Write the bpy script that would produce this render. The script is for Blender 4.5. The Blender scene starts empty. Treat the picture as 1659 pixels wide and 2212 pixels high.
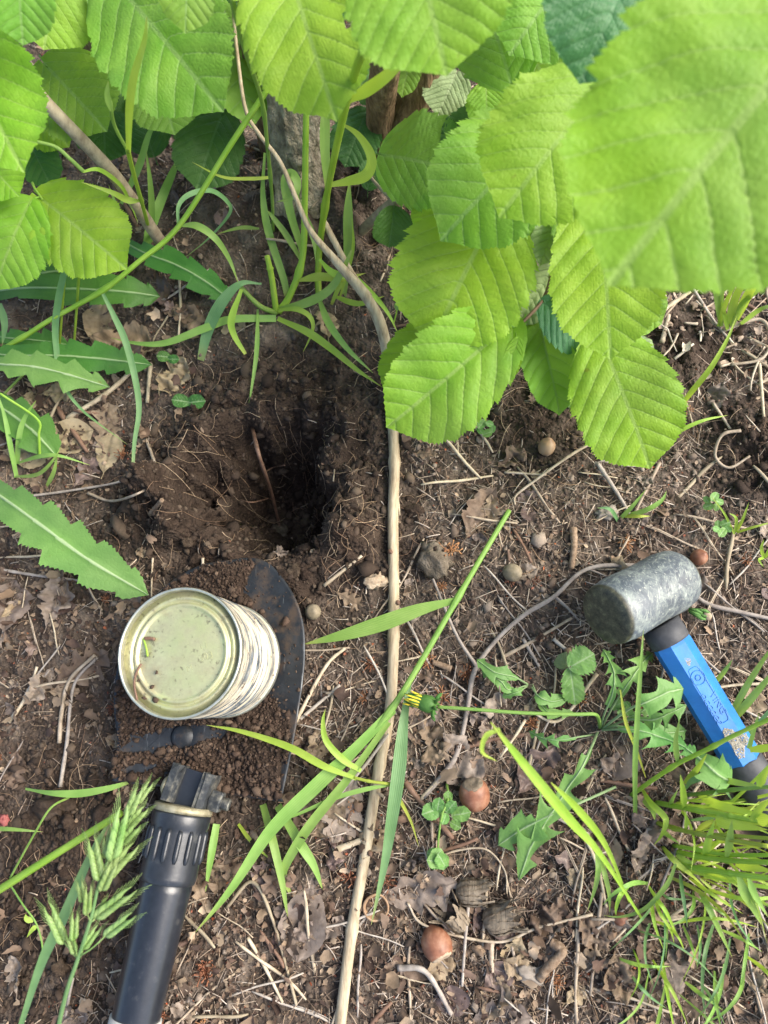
import bpy, math, random
import numpy as np
from mathutils import Vector, Matrix

SC = bpy.context.scene
RNG = np.random.default_rng(7)
random.seed(7)
R = math.radians

# ------------------------------------------------------------------ camera
# photograph measured on a 1659 x 2212 frame; focal length in those pixels FPX;
# the plumb line below the camera meets the picture at NADIR
FW, FH, FPX = 1659.0, 2212.0, 1600.0
NADIR = (960.0, 1500.0)
CAM_H = 0.50
def norm(v):
    v = np.asarray(v, float); return v / np.linalg.norm(v)
_dn = norm([NADIR[0] - FW/2, -(NADIR[1] - FH/2), FPX])      # world down in (right, up, forward)
_z = -_dn
_y = np.array([0, 1.0, 0]); _y = norm(_y - _z * _y.dot(_z))
_x = np.cross([_y[0], _y[1], -_y[2]], [_z[0], _z[1], -_z[2]]); _x = np.array([_x[0], _x[1], -_x[2]])
RT = np.array([_x[0], _y[0], _z[0]]); UP = np.array([_x[1], _y[1], _z[1]]); FWD = np.array([_x[2], _y[2], _z[2]])
CAM = np.array([0, 0, CAM_H])

cd = bpy.data.cameras.new('camera'); cam = bpy.data.objects.new('camera', cd); SC.collection.objects.link(cam)
cam.matrix_world = Matrix(((RT[0], UP[0], -FWD[0], 0), (RT[1], UP[1], -FWD[1], 0), (RT[2], UP[2], -FWD[2], CAM_H), (0, 0, 0, 1)))
cd.sensor_fit = 'VERTICAL'; cd.sensor_height = 36.0; cd.lens = 36.0 * FPX / FH
cd.clip_start = 0.01; cd.clip_end = 500
cd.dof.use_dof = True; cd.dof.focus_distance = 0.475; cd.dof.aperture_fstop = 9.0
SC.camera = cam
SC.render.resolution_x, SC.render.resolution_y = 768, 1024

# ------------------------------------------------------------------ light
SUN_EL, SUN_AZ = 43.0, 82.0           # azimuth: degrees from +Y towards +X
w = bpy.data.worlds.new("World"); SC.world = w; w.use_nodes = True
nt = w.node_tree; nt.nodes.clear()
sky = nt.nodes.new('ShaderNodeTexSky'); sky.sky_type = 'NISHITA'; sky.sun_disc = False
sky.sun_elevation = R(SUN_EL); sky.sun_rotation = R(SUN_AZ); sky.dust_density = 3.0; sky.ozone_density = 0.6; sky.air_density = 1.0
bg = nt.nodes.new('ShaderNodeBackground'); bg.inputs[1].default_value = 0.15
wo = nt.nodes.new('ShaderNodeOutputWorld')
nt.links.new(sky.outputs[0], bg.inputs[0]); nt.links.new(bg.outputs[0], wo.inputs[0])
sl = bpy.data.lights.new('sun', 'SUN'); sl.energy = 2.5; sl.angle = R(40); sl.color = (1.0, 0.95, 0.86)
sun = bpy.data.objects.new('sun', sl); SC.collection.objects.link(sun)
_sd = Vector((math.sin(R(SUN_AZ))*math.cos(R(SUN_EL)), math.cos(R(SUN_AZ))*math.cos(R(SUN_EL)), math.sin(R(SUN_EL))))
sun.rotation_euler = _sd.to_track_quat('Z', 'Y').to_euler(); sun.location = _sd * 3
SC.view_settings.view_transform = 'Standard'; SC.view_settings.look = 'None'; SC.view_settings.gamma = 1.0
SC.view_settings.use_curve_mapping = False
SC.view_settings.exposure = 1.27
SC.render.engine = 'CYCLES'
SC.cycles.use_denoising = True
SC.cycles.max_bounces = 8; SC.cycles.transparent_max_bounces = 4
SC.cycles.transmission_bounces = 4

# ------------------------------------------------------------------ geometry helpers
def ray(px, py):
    return FWD * FPX + RT * (px - FW/2) - UP * (py - FH/2)
def at(px, py, z=0.0):
    d = ray(px, py); return CAM + d * ((z - CAM_H) / d[2])
def atd(px, py, depth):
    return CAM + ray(px, py) * (depth / FPX)
def proj(P):
    P = np.asarray(P, float) - CAM
    f = P @ FWD
    return FW/2 + FPX * (P @ RT) / f, FH/2 - FPX * (P @ UP) / f
def pxs(P):
    return float((np.asarray(P) - CAM) @ FWD) / FPX

def _hash(ix, iy, s):
    h = (ix.astype(np.int64) * 374761393 + iy.astype(np.int64) * 668265263 + s * 1442695041) & 0x7fffffff
    h = ((h ^ (h >> 13)) * 1274126177) & 0x7fffffff
    return ((h ^ (h >> 16)) & 0xffff) / 65535.0
def vnoise(x, y, s=0):
    x = np.asarray(x, float); y = np.asarray(y, float)
    ix = np.floor(x); iy = np.floor(y); fx = x - ix; fy = y - iy
    fx = fx*fx*(3-2*fx); fy = fy*fy*(3-2*fy)
    a = _hash(ix, iy, s); b = _hash(ix+1, iy, s); c = _hash(ix, iy+1, s); d = _hash(ix+1, iy+1, s)
    return (a*(1-fx)+b*fx)*(1-fy) + (c*(1-fx)+d*fx)*fy - 0.5
def fbm(x, y, o=3, s=0):
    t = 0; a = 1.0
    for k in range(o):
        t = t + a * vnoise(x, y, s + 17*k); x = x*2.03 + 3.1; y = y*2.03 + 1.7; a *= 0.5
    return t
def sstep(a, b, x):
    t = np.clip((x - a) / (b - a), 0, 1); return t*t*(3-2*t)

HOLE = at(572, 1052, 0)
def hole_rho(x, y):
    dx = (x - HOLE[0]) / 0.051; dy = (y - HOLE[1]) / 0.047
    a = np.arctan2(dy, dx)
    return np.sqrt(dx*dx + dy*dy) * (1 + 0.10*np.sin(3*a+1.0) + 0.06*np.sin(5*a)) + 0.34 * fbm(x*38, y*38, 3, 5) + .14*fbm(x*150, y*150, 2, 15)
MOUNDS = [(at(a, b, 0), s, h) for a, b, s, h in ((392, 1085, .026, .030), (325, 1080, .024, .014), (440, 960, .02, .010), (745, 1105, .02, .013), (760, 1180, .016, .008), (450, 1200, .018, .004), (520, 850, .03, .007), (1470, 770, .025, .010), (1640, 960, .03, .012), (940, 1200, .022, .006), (800, 470, .05, .02), (650, 420, .06, .012), (650, 850, .03, .008), (400, 1210, .02, .004))]
PRESSED = at(455, 1480, 0)
def gz(x, y, fine=True):
    x = np.asarray(x, float); y = np.asarray(y, float)
    z = 0.010 * fbm(x*5, y*5, 2, 1) + 0.007 * fbm(x*22, y*22, 3, 2)
    lumpy = 1 + 1.6 * fbm(x*75, y*75, 3, 9)
    for c, sx, h in MOUNDS:
        d2 = ((x-c[0])**2 + (y-c[1])**2) / sx**2
        z = z + h * np.exp(-d2) * lumpy
    rho = hole_rho(x, y)
    z = z + 0.007*np.exp(-((rho-1.30)/.22)**2)*(1+fbm(x*90, y*90, 2, 8))
    z = z - 0.088 * sstep(1.12, 0.40, rho)
    c = PRESSED; z = z - 0.007*np.exp(-(((x-c[0])/.05)**2 + ((y-c[1])/.07)**2)**2)     # pressed down below the spade
    if fine:
        z = z + 0.0035 * fbm(x*120, y*120, 2, 3)
    return z
def gz1(x, y): return float(gz(np.array([x]), np.array([y]), False)[0])
DUG = [(at(a, b, 0), s) for a, b, s in ((360, 1085, .05), (760, 1130, .035), (470, 1200, .045), (600, 1230, .04), (1470, 770, .03), (1645, 960, .035), (130, 1780, .05), (90, 1960, .05), (1400, 900, .03), (1150, 900, .04), (430, 1700, .04))]
def dugmask(x, y):
    rho = hole_rho(x, y)
    m = sstep(2.7, 1.3, rho)
    for c, s in DUG:
        m = np.maximum(m, np.exp(-(((x-c[0])**2 + (y-c[1])**2) / s**2)))
    return np.clip(m + 0.5*fbm(x*30, y*30, 2, 21)*(m > .05), 0, 1)

def onground(px, py, up=0.0):
    p = at(px, py, 0.0)
    for _ in range(4):
        p = at(px, py, gz1(p[0], p[1]) + up)
    return p
def gnormal(x, y):
    e = 0.006
    return norm([-(gz1(x+e, y)-gz1(x-e, y))/(2*e), -(gz1(x, y+e)-gz1(x, y-e))/(2*e), 1])

def cr(P, n):
    P = np.asarray(P, float)
    if len(P) == 2:
        t = np.linspace(0, 1, n)[:, None]; return P[0]*(1-t) + P[1]*t
    Q = np.vstack([2*P[0]-P[1], P, 2*P[-1]-P[-2]])
    u = np.linspace(0, len(P)-1, n); i = np.minimum(u.astype(int), len(P)-2); f = (u - i)[:, None]
    a, b, c, d = Q[i], Q[i+1], Q[i+2], Q[i+3]
    return 0.5*((2*b) + (-a+c)*f + (2*a-5*b+4*c-d)*f**2 + (-a+3*b-3*c+d)*f**3)
def tangents(P):
    T = np.gradient(P, axis=0); return T / (np.linalg.norm(T, axis=1)[:, None] + 1e-12)
def grid_faces(n, m, closed=False):
    i = np.arange(n-1)[:, None]; j = np.arange(m if closed else m-1)[None, :]
    a = i*m + j; b = i*m + (j+1) % m; c = (i+1)*m + (j+1) % m; d = (i+1)*m + j
    return np.stack([a, b, c, d], -1).reshape(-1, 4)
def tube(P, rad, sides=6, caps=True):
    P = np.asarray(P, float); n = len(P); rad = np.broadcast_to(np.asarray(rad, float), (n,))
    T = tangents(P); N = np.zeros_like(P)
    ref = np.array([0, 0, 1.0]) if abs(T[0][2]) < .9 else np.array([1.0, 0, 0])
    v = ref
    for k in range(n):
        v = v - T[k]*v.dot(T[k]); v = v/(np.linalg.norm(v)+1e-12); N[k] = v
    B = np.cross(T, N); a = np.linspace(0, 2*np.pi, sides, endpoint=False)
    V = P[:, None, :] + rad[:, None, None]*(N[:, None, :]*np.cos(a)[None, :, None] + B[:, None, :]*np.sin(a)[None, :, None])
    V = V.reshape(-1, 3); F = [tuple(f) for f in grid_faces(n, sides, True)]
    if caps:
        F.append(tuple(range(sides))[::-1]); F.append(tuple(range((n-1)*sides, n*sides)))
    return V, F
def lathe(prof, sides=48, close_ends=True):
    prof = np.asarray(prof, float); n = len(prof); a = np.linspace(0, 2*np.pi, sides, endpoint=False)
    V = np.stack([prof[:, 0:1]*np.cos(a), prof[:, 0:1]*np.sin(a), np.repeat(prof[:, 1:2], sides, 1)], -1).reshape(-1, 3)
    F = [tuple(f) for f in grid_faces(n, sides, True)]
    if close_ends:
        F.append(tuple(range(sides))[::-1]); F.append(tuple(range((n-1)*sides, n*sides)))
    return V, F
def box(lo, hi):
    x0, y0, z0 = lo; x1, y1, z1 = hi
    V = np.array([(x0,y0,z0),(x1,y0,z0),(x1,y1,z0),(x0,y1,z0),(x0,y0,z1),(x1,y0,z1),(x1,y1,z1),(x0,y1,z1)], float)
    return V, [(3,2,1,0),(4,5,6,7),(0,1,5,4),(1,2,6,5),(2,3,7,6),(3,0,4,7)]
def merge(*parts):
    V = []; F = []; o = 0
    for v, f in parts:
        V.append(np.asarray(v, float)); F += [tuple(int(i)+o for i in q) for q in f]; o += len(v)
    return np.vstack(V), F
def frame(origin, yaxis, zhint):
    y = norm(yaxis); z = np.asarray(zhint, float); z = norm(z - y*z.dot(y)); x = np.cross(y, z)
    return np.asarray(origin, float), np.stack([x, y, z], 0)
def place(V, fr):
    o, M = fr; return o + np.asarray(V) @ M

# ------------------------------------------------------------------ objects
def mesh_of(name, V, F, attrs=None, smooth=True):
    m = bpy.data.meshes.new(name)
    V = np.asarray(V, np.float32)
    if isinstance(F, np.ndarray):
        k = F.shape[1]; nf = len(F)
        m.vertices.add(len(V)); m.vertices.foreach_set('co', V.ravel())
        m.loops.add(nf*k); m.loops.foreach_set('vertex_index', F.astype(np.int32).ravel())
        m.polygons.add(nf); m.polygons.foreach_set('loop_start', np.arange(0, nf*k, k, dtype=np.int32))
        m.update(calc_edges=True)
    else:
        m.from_pydata(V.tolist(), [], [tuple(int(i) for i in f) for f in F]); m.update()
    if attrs:
        for k, a in attrs.items():
            a = np.asarray(a, np.float32)
            if a.ndim == 1:
                at_ = m.attributes.new(k, 'FLOAT', 'POINT'); at_.data.foreach_set('value', a)
            else:
                at_ = m.attributes.new(k, 'FLOAT_COLOR', 'POINT')
                at_.data.foreach_set('color', np.hstack([a, np.ones((len(a), 1), np.float32)]).ravel())
    if smooth:
        m.polygons.foreach_set('use_smooth', np.ones(len(m.polygons), bool))
    return m
def root_loc(o):
    while o.parent: o = o.parent
    return np.array(o.location)
def thing(name, label, cat, loc, group=None):
    o = bpy.data.objects.new(name, None); SC.collection.objects.link(o); o.empty_display_size = .01
    o.location = Vector(loc); o['label'] = label; o['category'] = cat
    if group: o['group'] = group
    return o
def emit(name, V, F, mt, parent=None, loc=None, attrs=None, smooth=True, label=None, cat=None, group=None, kind=None, fm=None):
    V = np.asarray(V, float)
    if parent is not None: off = root_loc(parent)
    else: off = np.asarray(loc if loc is not None else V.mean(0)); 
    m = mesh_of(name, V - off, F, attrs, smooth)
    for q in (mt if isinstance(mt, (list, tuple)) else [mt]): m.materials.append(q)
    if fm is not None: m.polygons.foreach_set('material_index', np.asarray(fm, np.int32))
    o = bpy.data.objects.new(name, m); SC.collection.objects.link(o)
    if parent is not None: o.parent = parent
    else: o.location = Vector(off)
    for k, v in (('label', label), ('category', cat), ('group', group), ('kind', kind)):
        if v: o[k] = v
    return o
def copy_obj(src, loc, rot, scale, label=None, group=None):
    o = src.copy(); SC.collection.objects.link(o)
    o.location = Vector(loc); o.rotation_mode = 'QUATERNION'; o.rotation_quaternion = rot; o.scale = (scale,)*3 if np.isscalar(scale) else scale
    if label: o['label'] = label
    if group: o['group'] = group
    return o
def quat(M):      # rows of M are the local axes in world
    return Matrix(M.T.tolist()).to_quaternion()

# ------------------------------------------------------------------ materials
def nodes(name):
    m = bpy.data.materials.new(name); m.use_nodes = True; t = m.node_tree; t.nodes.clear()
    out = t.nodes.new('ShaderNodeOutputMaterial'); p = t.nodes.new('ShaderNodeBsdfPrincipled')
    t.links.new(p.outputs[0], out.inputs[0])
    return m, t, p, out
def N(t, kind, **kw):
    n = t.nodes.new(kind)
    for k, v in kw.items(): setattr(n, k, v)
    return n
def noise_n(t, scale, detail=4, rough=.6, vec=None, dist=0):
    n = N(t, 'ShaderNodeTexNoise'); n.inputs['Scale'].default_value = scale; n.inputs['Detail'].default_value = detail
    n.inputs['Roughness'].default_value = rough; n.inputs['Distortion'].default_value = dist
    if vec is not None: t.links.new(vec, n.inputs['Vector'])
    return n.outputs['Fac']
def ramp(t, fac, stops):
    r = N(t, 'ShaderNodeValToRGB'); e = r.color_ramp.elements
    while len(e) < len(stops): e.new(0.5)
    for k, (pos, c) in enumerate(stops):
        e[k].position = pos; e[k].color = (*c, 1) if len(c) == 3 else c
    t.links.new(fac, r.inputs[0]); return r.outputs[0]
def mixc(t, fac, a, b, mode='MIX'):
    n = N(t, 'ShaderNodeMix', data_type='RGBA', blend_type=mode)
    for s, v in ((0, fac), (6, a), (7, b)):
        if hasattr(v, 'is_linked'): t.links.new(v, n.inputs[s])
        else: n.inputs[s].default_value = v if s == 0 else ((*v, 1) if len(v) == 3 else v)
    return n.outputs[2]
def attr(t, name, out='Fac'):
    n = N(t, 'ShaderNodeAttribute'); n.attribute_name = name; return n.outputs[out]
def math_n(t, op, a, b=0.0):
    n = N(t, 'ShaderNodeMath', operation=op)
    for s, v in ((0, a), (1, b)):
        if hasattr(v, 'is_linked'): t.links.new(v, n.inputs[s])
        else: n.inputs[s].default_value = v
    return n.outputs[0]
def bump(t, p, h, strength=.5, dist=.001):
    b = N(t, 'ShaderNodeBump'); b.inputs['Strength'].default_value = strength; b.inputs['Distance'].default_value = dist
    t.links.new(h, b.inputs['Height']); t.links.new(b.outputs[0], p.inputs['Normal']); return b
def objvec(t, scale=(1, 1, 1)):
    c = N(t, 'ShaderNodeTexCoord'); mp = N(t, 'ShaderNodeMapping'); mp.inputs['Scale'].default_value = scale
    t.links.new(c.outputs['Object'], mp.inputs[0]); return mp.outputs[0]
def objrand(t):
    return N(t, 'ShaderNodeObjectInfo').outputs['Random']
def hsv(t, col, h=None, s=None, v=None):
    n = N(t, 'ShaderNodeHueSaturation'); t.links.new(col, n.inputs['Color'])
    for k, x in (('Hue', h), ('Saturation', s), ('Value', v)):
        if x is not None:
            if hasattr(x, 'is_linked'): t.links.new(x, n.inputs[k])
            else: n.inputs[k].default_value = x
    return n.outputs[0]
def rng(t, fac, lo, hi):
    n = N(t, 'ShaderNodeMapRange'); t.links.new(fac, n.inputs[0]); n.inputs[3].default_value = lo; n.inputs[4].default_value = hi
    return n.outputs[0]
def setc(t, sock, v):
    if hasattr(v, 'is_linked'): t.links.new(v, sock)
    else: sock.default_value = (*v, 1)

def plain(name, stops, scale=60, rough=.6, bscale=None, bstr=.4, bdist=.0006, spec=.4, metal=0, vscale=(1,1,1), var=0.0, detail=5, tcol=None, trans=0.0, veins=0):
    m, t, p, out = nodes(name)
    v = objvec(t, vscale)
    c = ramp(t, noise_n(t, scale, detail, .65, v), stops)
    if var: c = hsv(t, c, v=rng(t, objrand(t), 1-var, 1+var), h=rng(t, objrand(t), .49, .51))
    if veins: c = hsv(t, c, v=rng(t, attr(t, 'vein'), 1.0, veins))
    t.links.new(c, p.inputs['Base Color']); p.inputs['Roughness'].default_value = rough
    p.inputs['Specular IOR Level'].default_value = spec; p.inputs['Metallic'].default_value = metal
    if bscale: bump(t, p, noise_n(t, bscale, 4, .6, v), bstr, bdist)
    if trans:
        tr = N(t, 'ShaderNodeBsdfTranslucent'); t.links.new(c, tr.inputs[0])
        mx = N(t, 'ShaderNodeMixShader'); mx.inputs[0].default_value = trans
        t.links.new(p.outputs[0], mx.inputs[1]); t.links.new(tr.outputs[0], mx.inputs[2]); t.links.new(mx.outputs[0], out.inputs[0])
    return m

def leafmat(name, dark, light, vein, trans_col, trans=.38, rough=.45, quilt=.5, ladder=0.0):
    """green leaf: attribute 'vein' 0..1 on veins, 'lu' phase along the side veins, 'lx' 0..1 to the margin; translucent"""
    m, t, p, out = nodes(name)
    v = objvec(t)
    c = ramp(t, noise_n(t, 38, 4, .6, v), [(.3, dark), (.7, light)])
    blotch = noise_n(t, 14, 3, .55, v)
    c = hsv(t, c, h=rng(t, objrand(t), .482, .508), s=rng(t, blotch, .85, 1.12), v=rng(t, blotch, .82, 1.16))
    fine = noise_n(t, 500, 3, .6, v); c = hsv(t, c, v=rng(t, fine, .90, 1.10))
    if ladder:
        f = math_n(t, 'FRACT', attr(t, 'lu')); d = math_n(t, 'MINIMUM', f, math_n(t, 'SUBTRACT', 1.0, f))
        ln = ramp(t, math_n(t, 'ADD', d, math_n(t, 'MULTIPLY', attr(t, 'lx'), .012)), [(.0, (1, 1, 1)), (.020, (.8, .8, .8)), (.06, (0, 0, 0))])
        md = ramp(t, attr(t, 'lx'), [(.0, (1, 1, 1)), (.022, (1, 1, 1)), (.045, (0, 0, 0))])
        vmask = math_n(t, 'MAXIMUM', ln, md)
    else:
        vmask = attr(t, 'vein')
    c = mixc(t, math_n(t, 'MULTIPLY', vmask, .55), c, vein)
    spots = ramp(t, noise_n(t, 420, 2, .5, v), [(.71, (0, 0, 0)), (.76, (1, 1, 1))])
    c = mixc(t, math_n(t, 'MULTIPLY', spots, .35), c, (.10, .09, .03))
    brown = ramp(t, noise_n(t, 75, 3, .55, v), [(.735, (0, 0, 0)), (.765, (1, 1, 1))])
    c = mixc(t, math_n(t, 'MULTIPLY', brown, .6), c, (.16, .10, .03))
    t.links.new(c, p.inputs['Base Color']); p.inputs['Roughness'].default_value = rough; p.inputs['Specular IOR Level'].default_value = .22
    vo = N(t, 'ShaderNodeTexVoronoi', feature='DISTANCE_TO_EDGE'); vo.inputs['Scale'].default_value = 360; t.links.new(v, vo.inputs['Vector'])
    h = math_n(t, 'ADD', math_n(t, 'MINIMUM', vo.outputs['Distance'], .25), math_n(t, 'MULTIPLY', noise_n(t, 150, 2, .5, v), .5))
    if ladder:
        w_ = math_n(t, 'ADD', math_n(t, 'MULTIPLY', attr(t, 'lx'), 62.0), math_n(t, 'MULTIPLY', noise_n(t, 90, 2, .5, v), 9.0))
        lad = math_n(t, 'POWER', math_n(t, 'ABSOLUTE', math_n(t, 'SINE', w_)), .5)
        wide = ramp(t, d, [(.0, (0, 0, 0)), (.10, (.75, .75, .75)), (.30, (1, 1, 1))])
        h = math_n(t, 'ADD', math_n(t, 'ADD', h, math_n(t, 'MULTIPLY', lad, ladder)), math_n(t, 'MULTIPLY', wide, .8))
    bump(t, p, h, quilt, .0010)
    tr = N(t, 'ShaderNodeBsdfTranslucent'); tc = mixc(t, math_n(t, 'MULTIPLY', attr(t, 'vein'), .5), trans_col, dark); tc = hsv(t, tc, v=rng(t, blotch, .8, 1.2))
    t.links.new(tc, tr.inputs[0])
    mx = N(t, 'ShaderNodeMixShader'); mx.inputs[0].default_value = trans
    t.links.new(p.outputs[0], mx.inputs[1]); t.links.new(tr.outputs[0], mx.inputs[2]); t.links.new(mx.outputs[0], out.inputs[0])
    return m
def grassmat(name, c1, c2, trans_col, trans=.35):
    """grass: stripes along the blade from attribute 's', yellowing to the tip from 't'"""
    m, t, p, out = nodes(name)
    v = objvec(t)
    c = ramp(t, noise_n(t, 60, 3, .6, v), [(.3, c1), (.7, c2)])
    c = hsv(t, c, h=rng(t, objrand(t), .485, .512), v=rng(t, objrand(t), .85, 1.12))
    st = math_n(t, 'SINE', math_n(t, 'MULTIPLY', attr(t, 's'), 22.0))
    c = hsv(t, c, v=rng(t, st, .93, 1.07))
    tip = ramp(t, attr(t, 't'), [(.86, (0, 0, 0)), (1.0, (1, 1, 1))])
    c = mixc(t, math_n(t, 'MULTIPLY', tip, .45), c, (.45, .38, .10))
    t.links.new(c, p.inputs['Base Color']); p.inputs['Roughness'].default_value = .42; p.inputs['Specular IOR Level'].default_value = .4
    bump(t, p, st, .25, .0003)
    tr = N(t, 'ShaderNodeBsdfTranslucent'); tr.inputs[0].default_value = (*trans_col, 1)
    mx = N(t, 'ShaderNodeMixShader'); mx.inputs[0].default_value = trans
    t.links.new(p.outputs[0], mx.inputs[1]); t.links.new(tr.outputs[0], mx.inputs[2]); t.links.new(mx.outputs[0], out.inputs[0])
    return m
def colmat(name, rough=.75, bscale=400, bstr=.5, trans=0.0, vary=.25):
    """colour from the 'col' attribute with noise on top"""
    m, t, p, out = nodes(name)
    v = objvec(t); c = hsv(t, attr(t, 'col', 'Color'), v=rng(t, noise_n(t, bscale*.6, 3, .6, v), 1-vary, 1+vary))
    t.links.new(c, p.inputs['Base Color']); p.inputs['Roughness'].default_value = rough; p.inputs['Specular IOR Level'].default_value = .25
    bump(t, p, noise_n(t, bscale, 3, .6, v), bstr, .0006)
    if trans:
        tr = N(t, 'ShaderNodeBsdfTranslucent'); t.links.new(c, tr.inputs[0])
        mx = N(t, 'ShaderNodeMixShader'); mx.inputs[0].default_value = trans
        t.links.new(p.outputs[0], mx.inputs[1]); t.links.new(tr.outputs[0], mx.inputs[2]); t.links.new(mx.outputs[0], out.inputs[0])
    return m

M = {}
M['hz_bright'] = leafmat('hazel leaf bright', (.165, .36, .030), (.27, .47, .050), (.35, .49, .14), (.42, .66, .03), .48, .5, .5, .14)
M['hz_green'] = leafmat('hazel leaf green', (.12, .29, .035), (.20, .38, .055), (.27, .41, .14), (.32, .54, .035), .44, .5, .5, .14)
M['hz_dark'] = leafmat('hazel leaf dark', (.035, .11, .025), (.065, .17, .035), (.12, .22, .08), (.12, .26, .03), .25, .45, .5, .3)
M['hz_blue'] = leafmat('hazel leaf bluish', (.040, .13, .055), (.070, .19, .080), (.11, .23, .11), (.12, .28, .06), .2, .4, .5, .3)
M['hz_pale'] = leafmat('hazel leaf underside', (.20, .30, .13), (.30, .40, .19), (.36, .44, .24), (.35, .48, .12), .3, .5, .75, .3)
M['weed'] = leafmat('thistle leaf', (.040, .13, .025), (.075, .20, .040), (.45, .58, .30), (.16, .33, .05), .22, .5, .3)
M['weed_lt'] = leafmat('toothed leaf light', (.085, .20, .050), (.14, .28, .075), (.50, .60, .36), (.22, .40, .07), .25, .5, .3)
M['dandel'] = leafmat('dandelion leaf', (.10, .25, .060), (.17, .34, .090), (.45, .55, .32), (.28, .45, .07), .28, .45, .3)
M['gr_bright'] = grassmat('grass bright', (.27, .45, .045), (.38, .54, .085), (.48, .64, .06))
M['gr_mid'] = grassmat('grass mid', (.19, .35, .065), (.29, .45, .11), (.34, .52, .08))
M['gr_blue'] = grassmat('grass bluish', (.13, .27, .095), (.20, .36, .15), (.24, .42, .11))
M['gr_yel'] = grassmat('grass yellow', (.32, .42, .05), (.42, .50, .08), (.42, .50, .06))
M['bark'] = plain('hazel bark', [(.28, (.10, .082, .055)), (.48, (.27, .235, .17)), (.72, (.44, .40, .31))], 170, .85, 230, 1.0, .008, .2, vscale=(1, 1, .45), detail=7)
M['bark_br'] = plain('brown bark', [(.25, (.06, .04, .022)), (.5, (.21, .145, .08)), (.75, (.40, .29, .17))], 150, .85, 190, 1.0, .006, .2, vscale=(1.6, 1.6, .25), detail=6)
M['twig'] = plain('twig bark', [(.3, (.16, .12, .08)), (.55, (.30, .25, .17)), (.8, (.42, .36, .26))], 160, .7, 300, .6, .0008, .25, vscale=(1, .35, 1))
M['shoot'] = plain('long shoot bark', [(.28, (.17, .12, .07)), (.5, (.36, .29, .19)), (.75, (.50, .43, .30))], 170, .65, 350, .7, .0007, .3, vscale=(1.5, .25, 1))
M['redtwig'] = plain('red twig', [(.3, (.10, .055, .035)), (.7, (.20, .12, .08))], 160, .6, 300, .4, .0005, .3)
M['straw'] = plain('straw', [(.25, (.20, .15, .095)), (.5, (.36, .29, .205)), (.8, (.54, .46, .36))], 140, .6, 500, .4, .0004, .35, var=.25)
M['straw_gr'] = plain('grey stalk', [(.25, (.17, .14, .12)), (.5, (.30, .26, .22)), (.8, (.45, .41, .36))], 140, .7, 500, .5, .0005, .3, var=.25)
M['dry'] = plain('dry leaf', [(.25, (.10, .064, .040)), (.5, (.18, .125, .082)), (.8, (.30, .225, .155))], 70, .65, 260, .6, .0008, .35, var=.35, trans=.12, veins=.55)
M['dry_tan'] = plain('dry tan leaf', [(.25, (.19, .13, .075)), (.5, (.28, .21, .13)), (.8, (.38, .30, .20))], 80, .6, 260, .5, .0007, .35, var=.2, trans=.15, veins=.6)
M['dry_grey'] = plain('dry grey leaf', [(.25, (.12, .088, .066)), (.5, (.20, .155, .122)), (.8, (.31, .255, .21))], 80, .6, 260, .6, .0008, .35, var=.3, trans=.1, veins=.55)
M['dry_dark'] = plain('dry dark leaf', [(.25, (.055, .036, .030)), (.5, (.105, .070, .058)), (.8, (.17, .12, .10))], 80, .5, 260, .6, .0008, .4, var=.35, veins=1.5)
M['nut'] = plain('hazelnut shell', [(.25, (.12, .042, .020)), (.5, (.22, .092, .050)), (.75, (.34, .19, .115))], 130, .48, 200, .35, .0004, .4, vscale=(1, 1, .10), detail=4)
M['nut_pale'] = plain('hazelnut pale shell', [(.3, (.20, .11, .055)), (.55, (.33, .21, .12)), (.8, (.42, .31, .20))], 70, .5, 200, .3, .0004, .4, vscale=(1, 1, .15))
M['nut_grey'] = plain('hazelnut weathered', [(.3, (.12, .10, .06)), (.55, (.22, .18, .12)), (.8, (.36, .30, .22))], 120, .7, 250, .6, .0006, .3)
M['scar'] = plain('hazelnut scar', [(.3, (.28, .20, .13)), (.7, (.44, .36, .26))], 260, .85, 500, .8, .0008, .2)
M['husk'] = plain('hazel husk', [(.25, (.10, .075, .050)), (.5, (.19, .15, .105)), (.8, (.31, .26, .19))], 90, .75, 300, .8, .001, .25, vscale=(1.5, .3, 1))
M['catkin'] = plain('catkin', [(.3, (.12, .075, .045)), (.7, (.30, .22, .15))], 400, .8, 500, .6, .0005, .2)
M['rust'] = plain('rusty filaments', [(.3, (.17, .060, .028)), (.7, (.33, .16, .07))], 200, .7, None, var=.25)
M['pebble'] = plain('pebble', [(.3, (.16, .13, .10)), (.7, (.30, .26, .22))], 150, .7, 300, .4, .0006, .3, var=.2)
M['yellow'] = plain('yellow petals', [(.3, (.55, .40, .02)), (.7, (.75, .60, .04))], 200, .6)
M['pink'] = plain('pink bud', [(.3, (.22, .05, .05)), (.7, (.36, .12, .10))], 200, .6, None)

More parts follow.
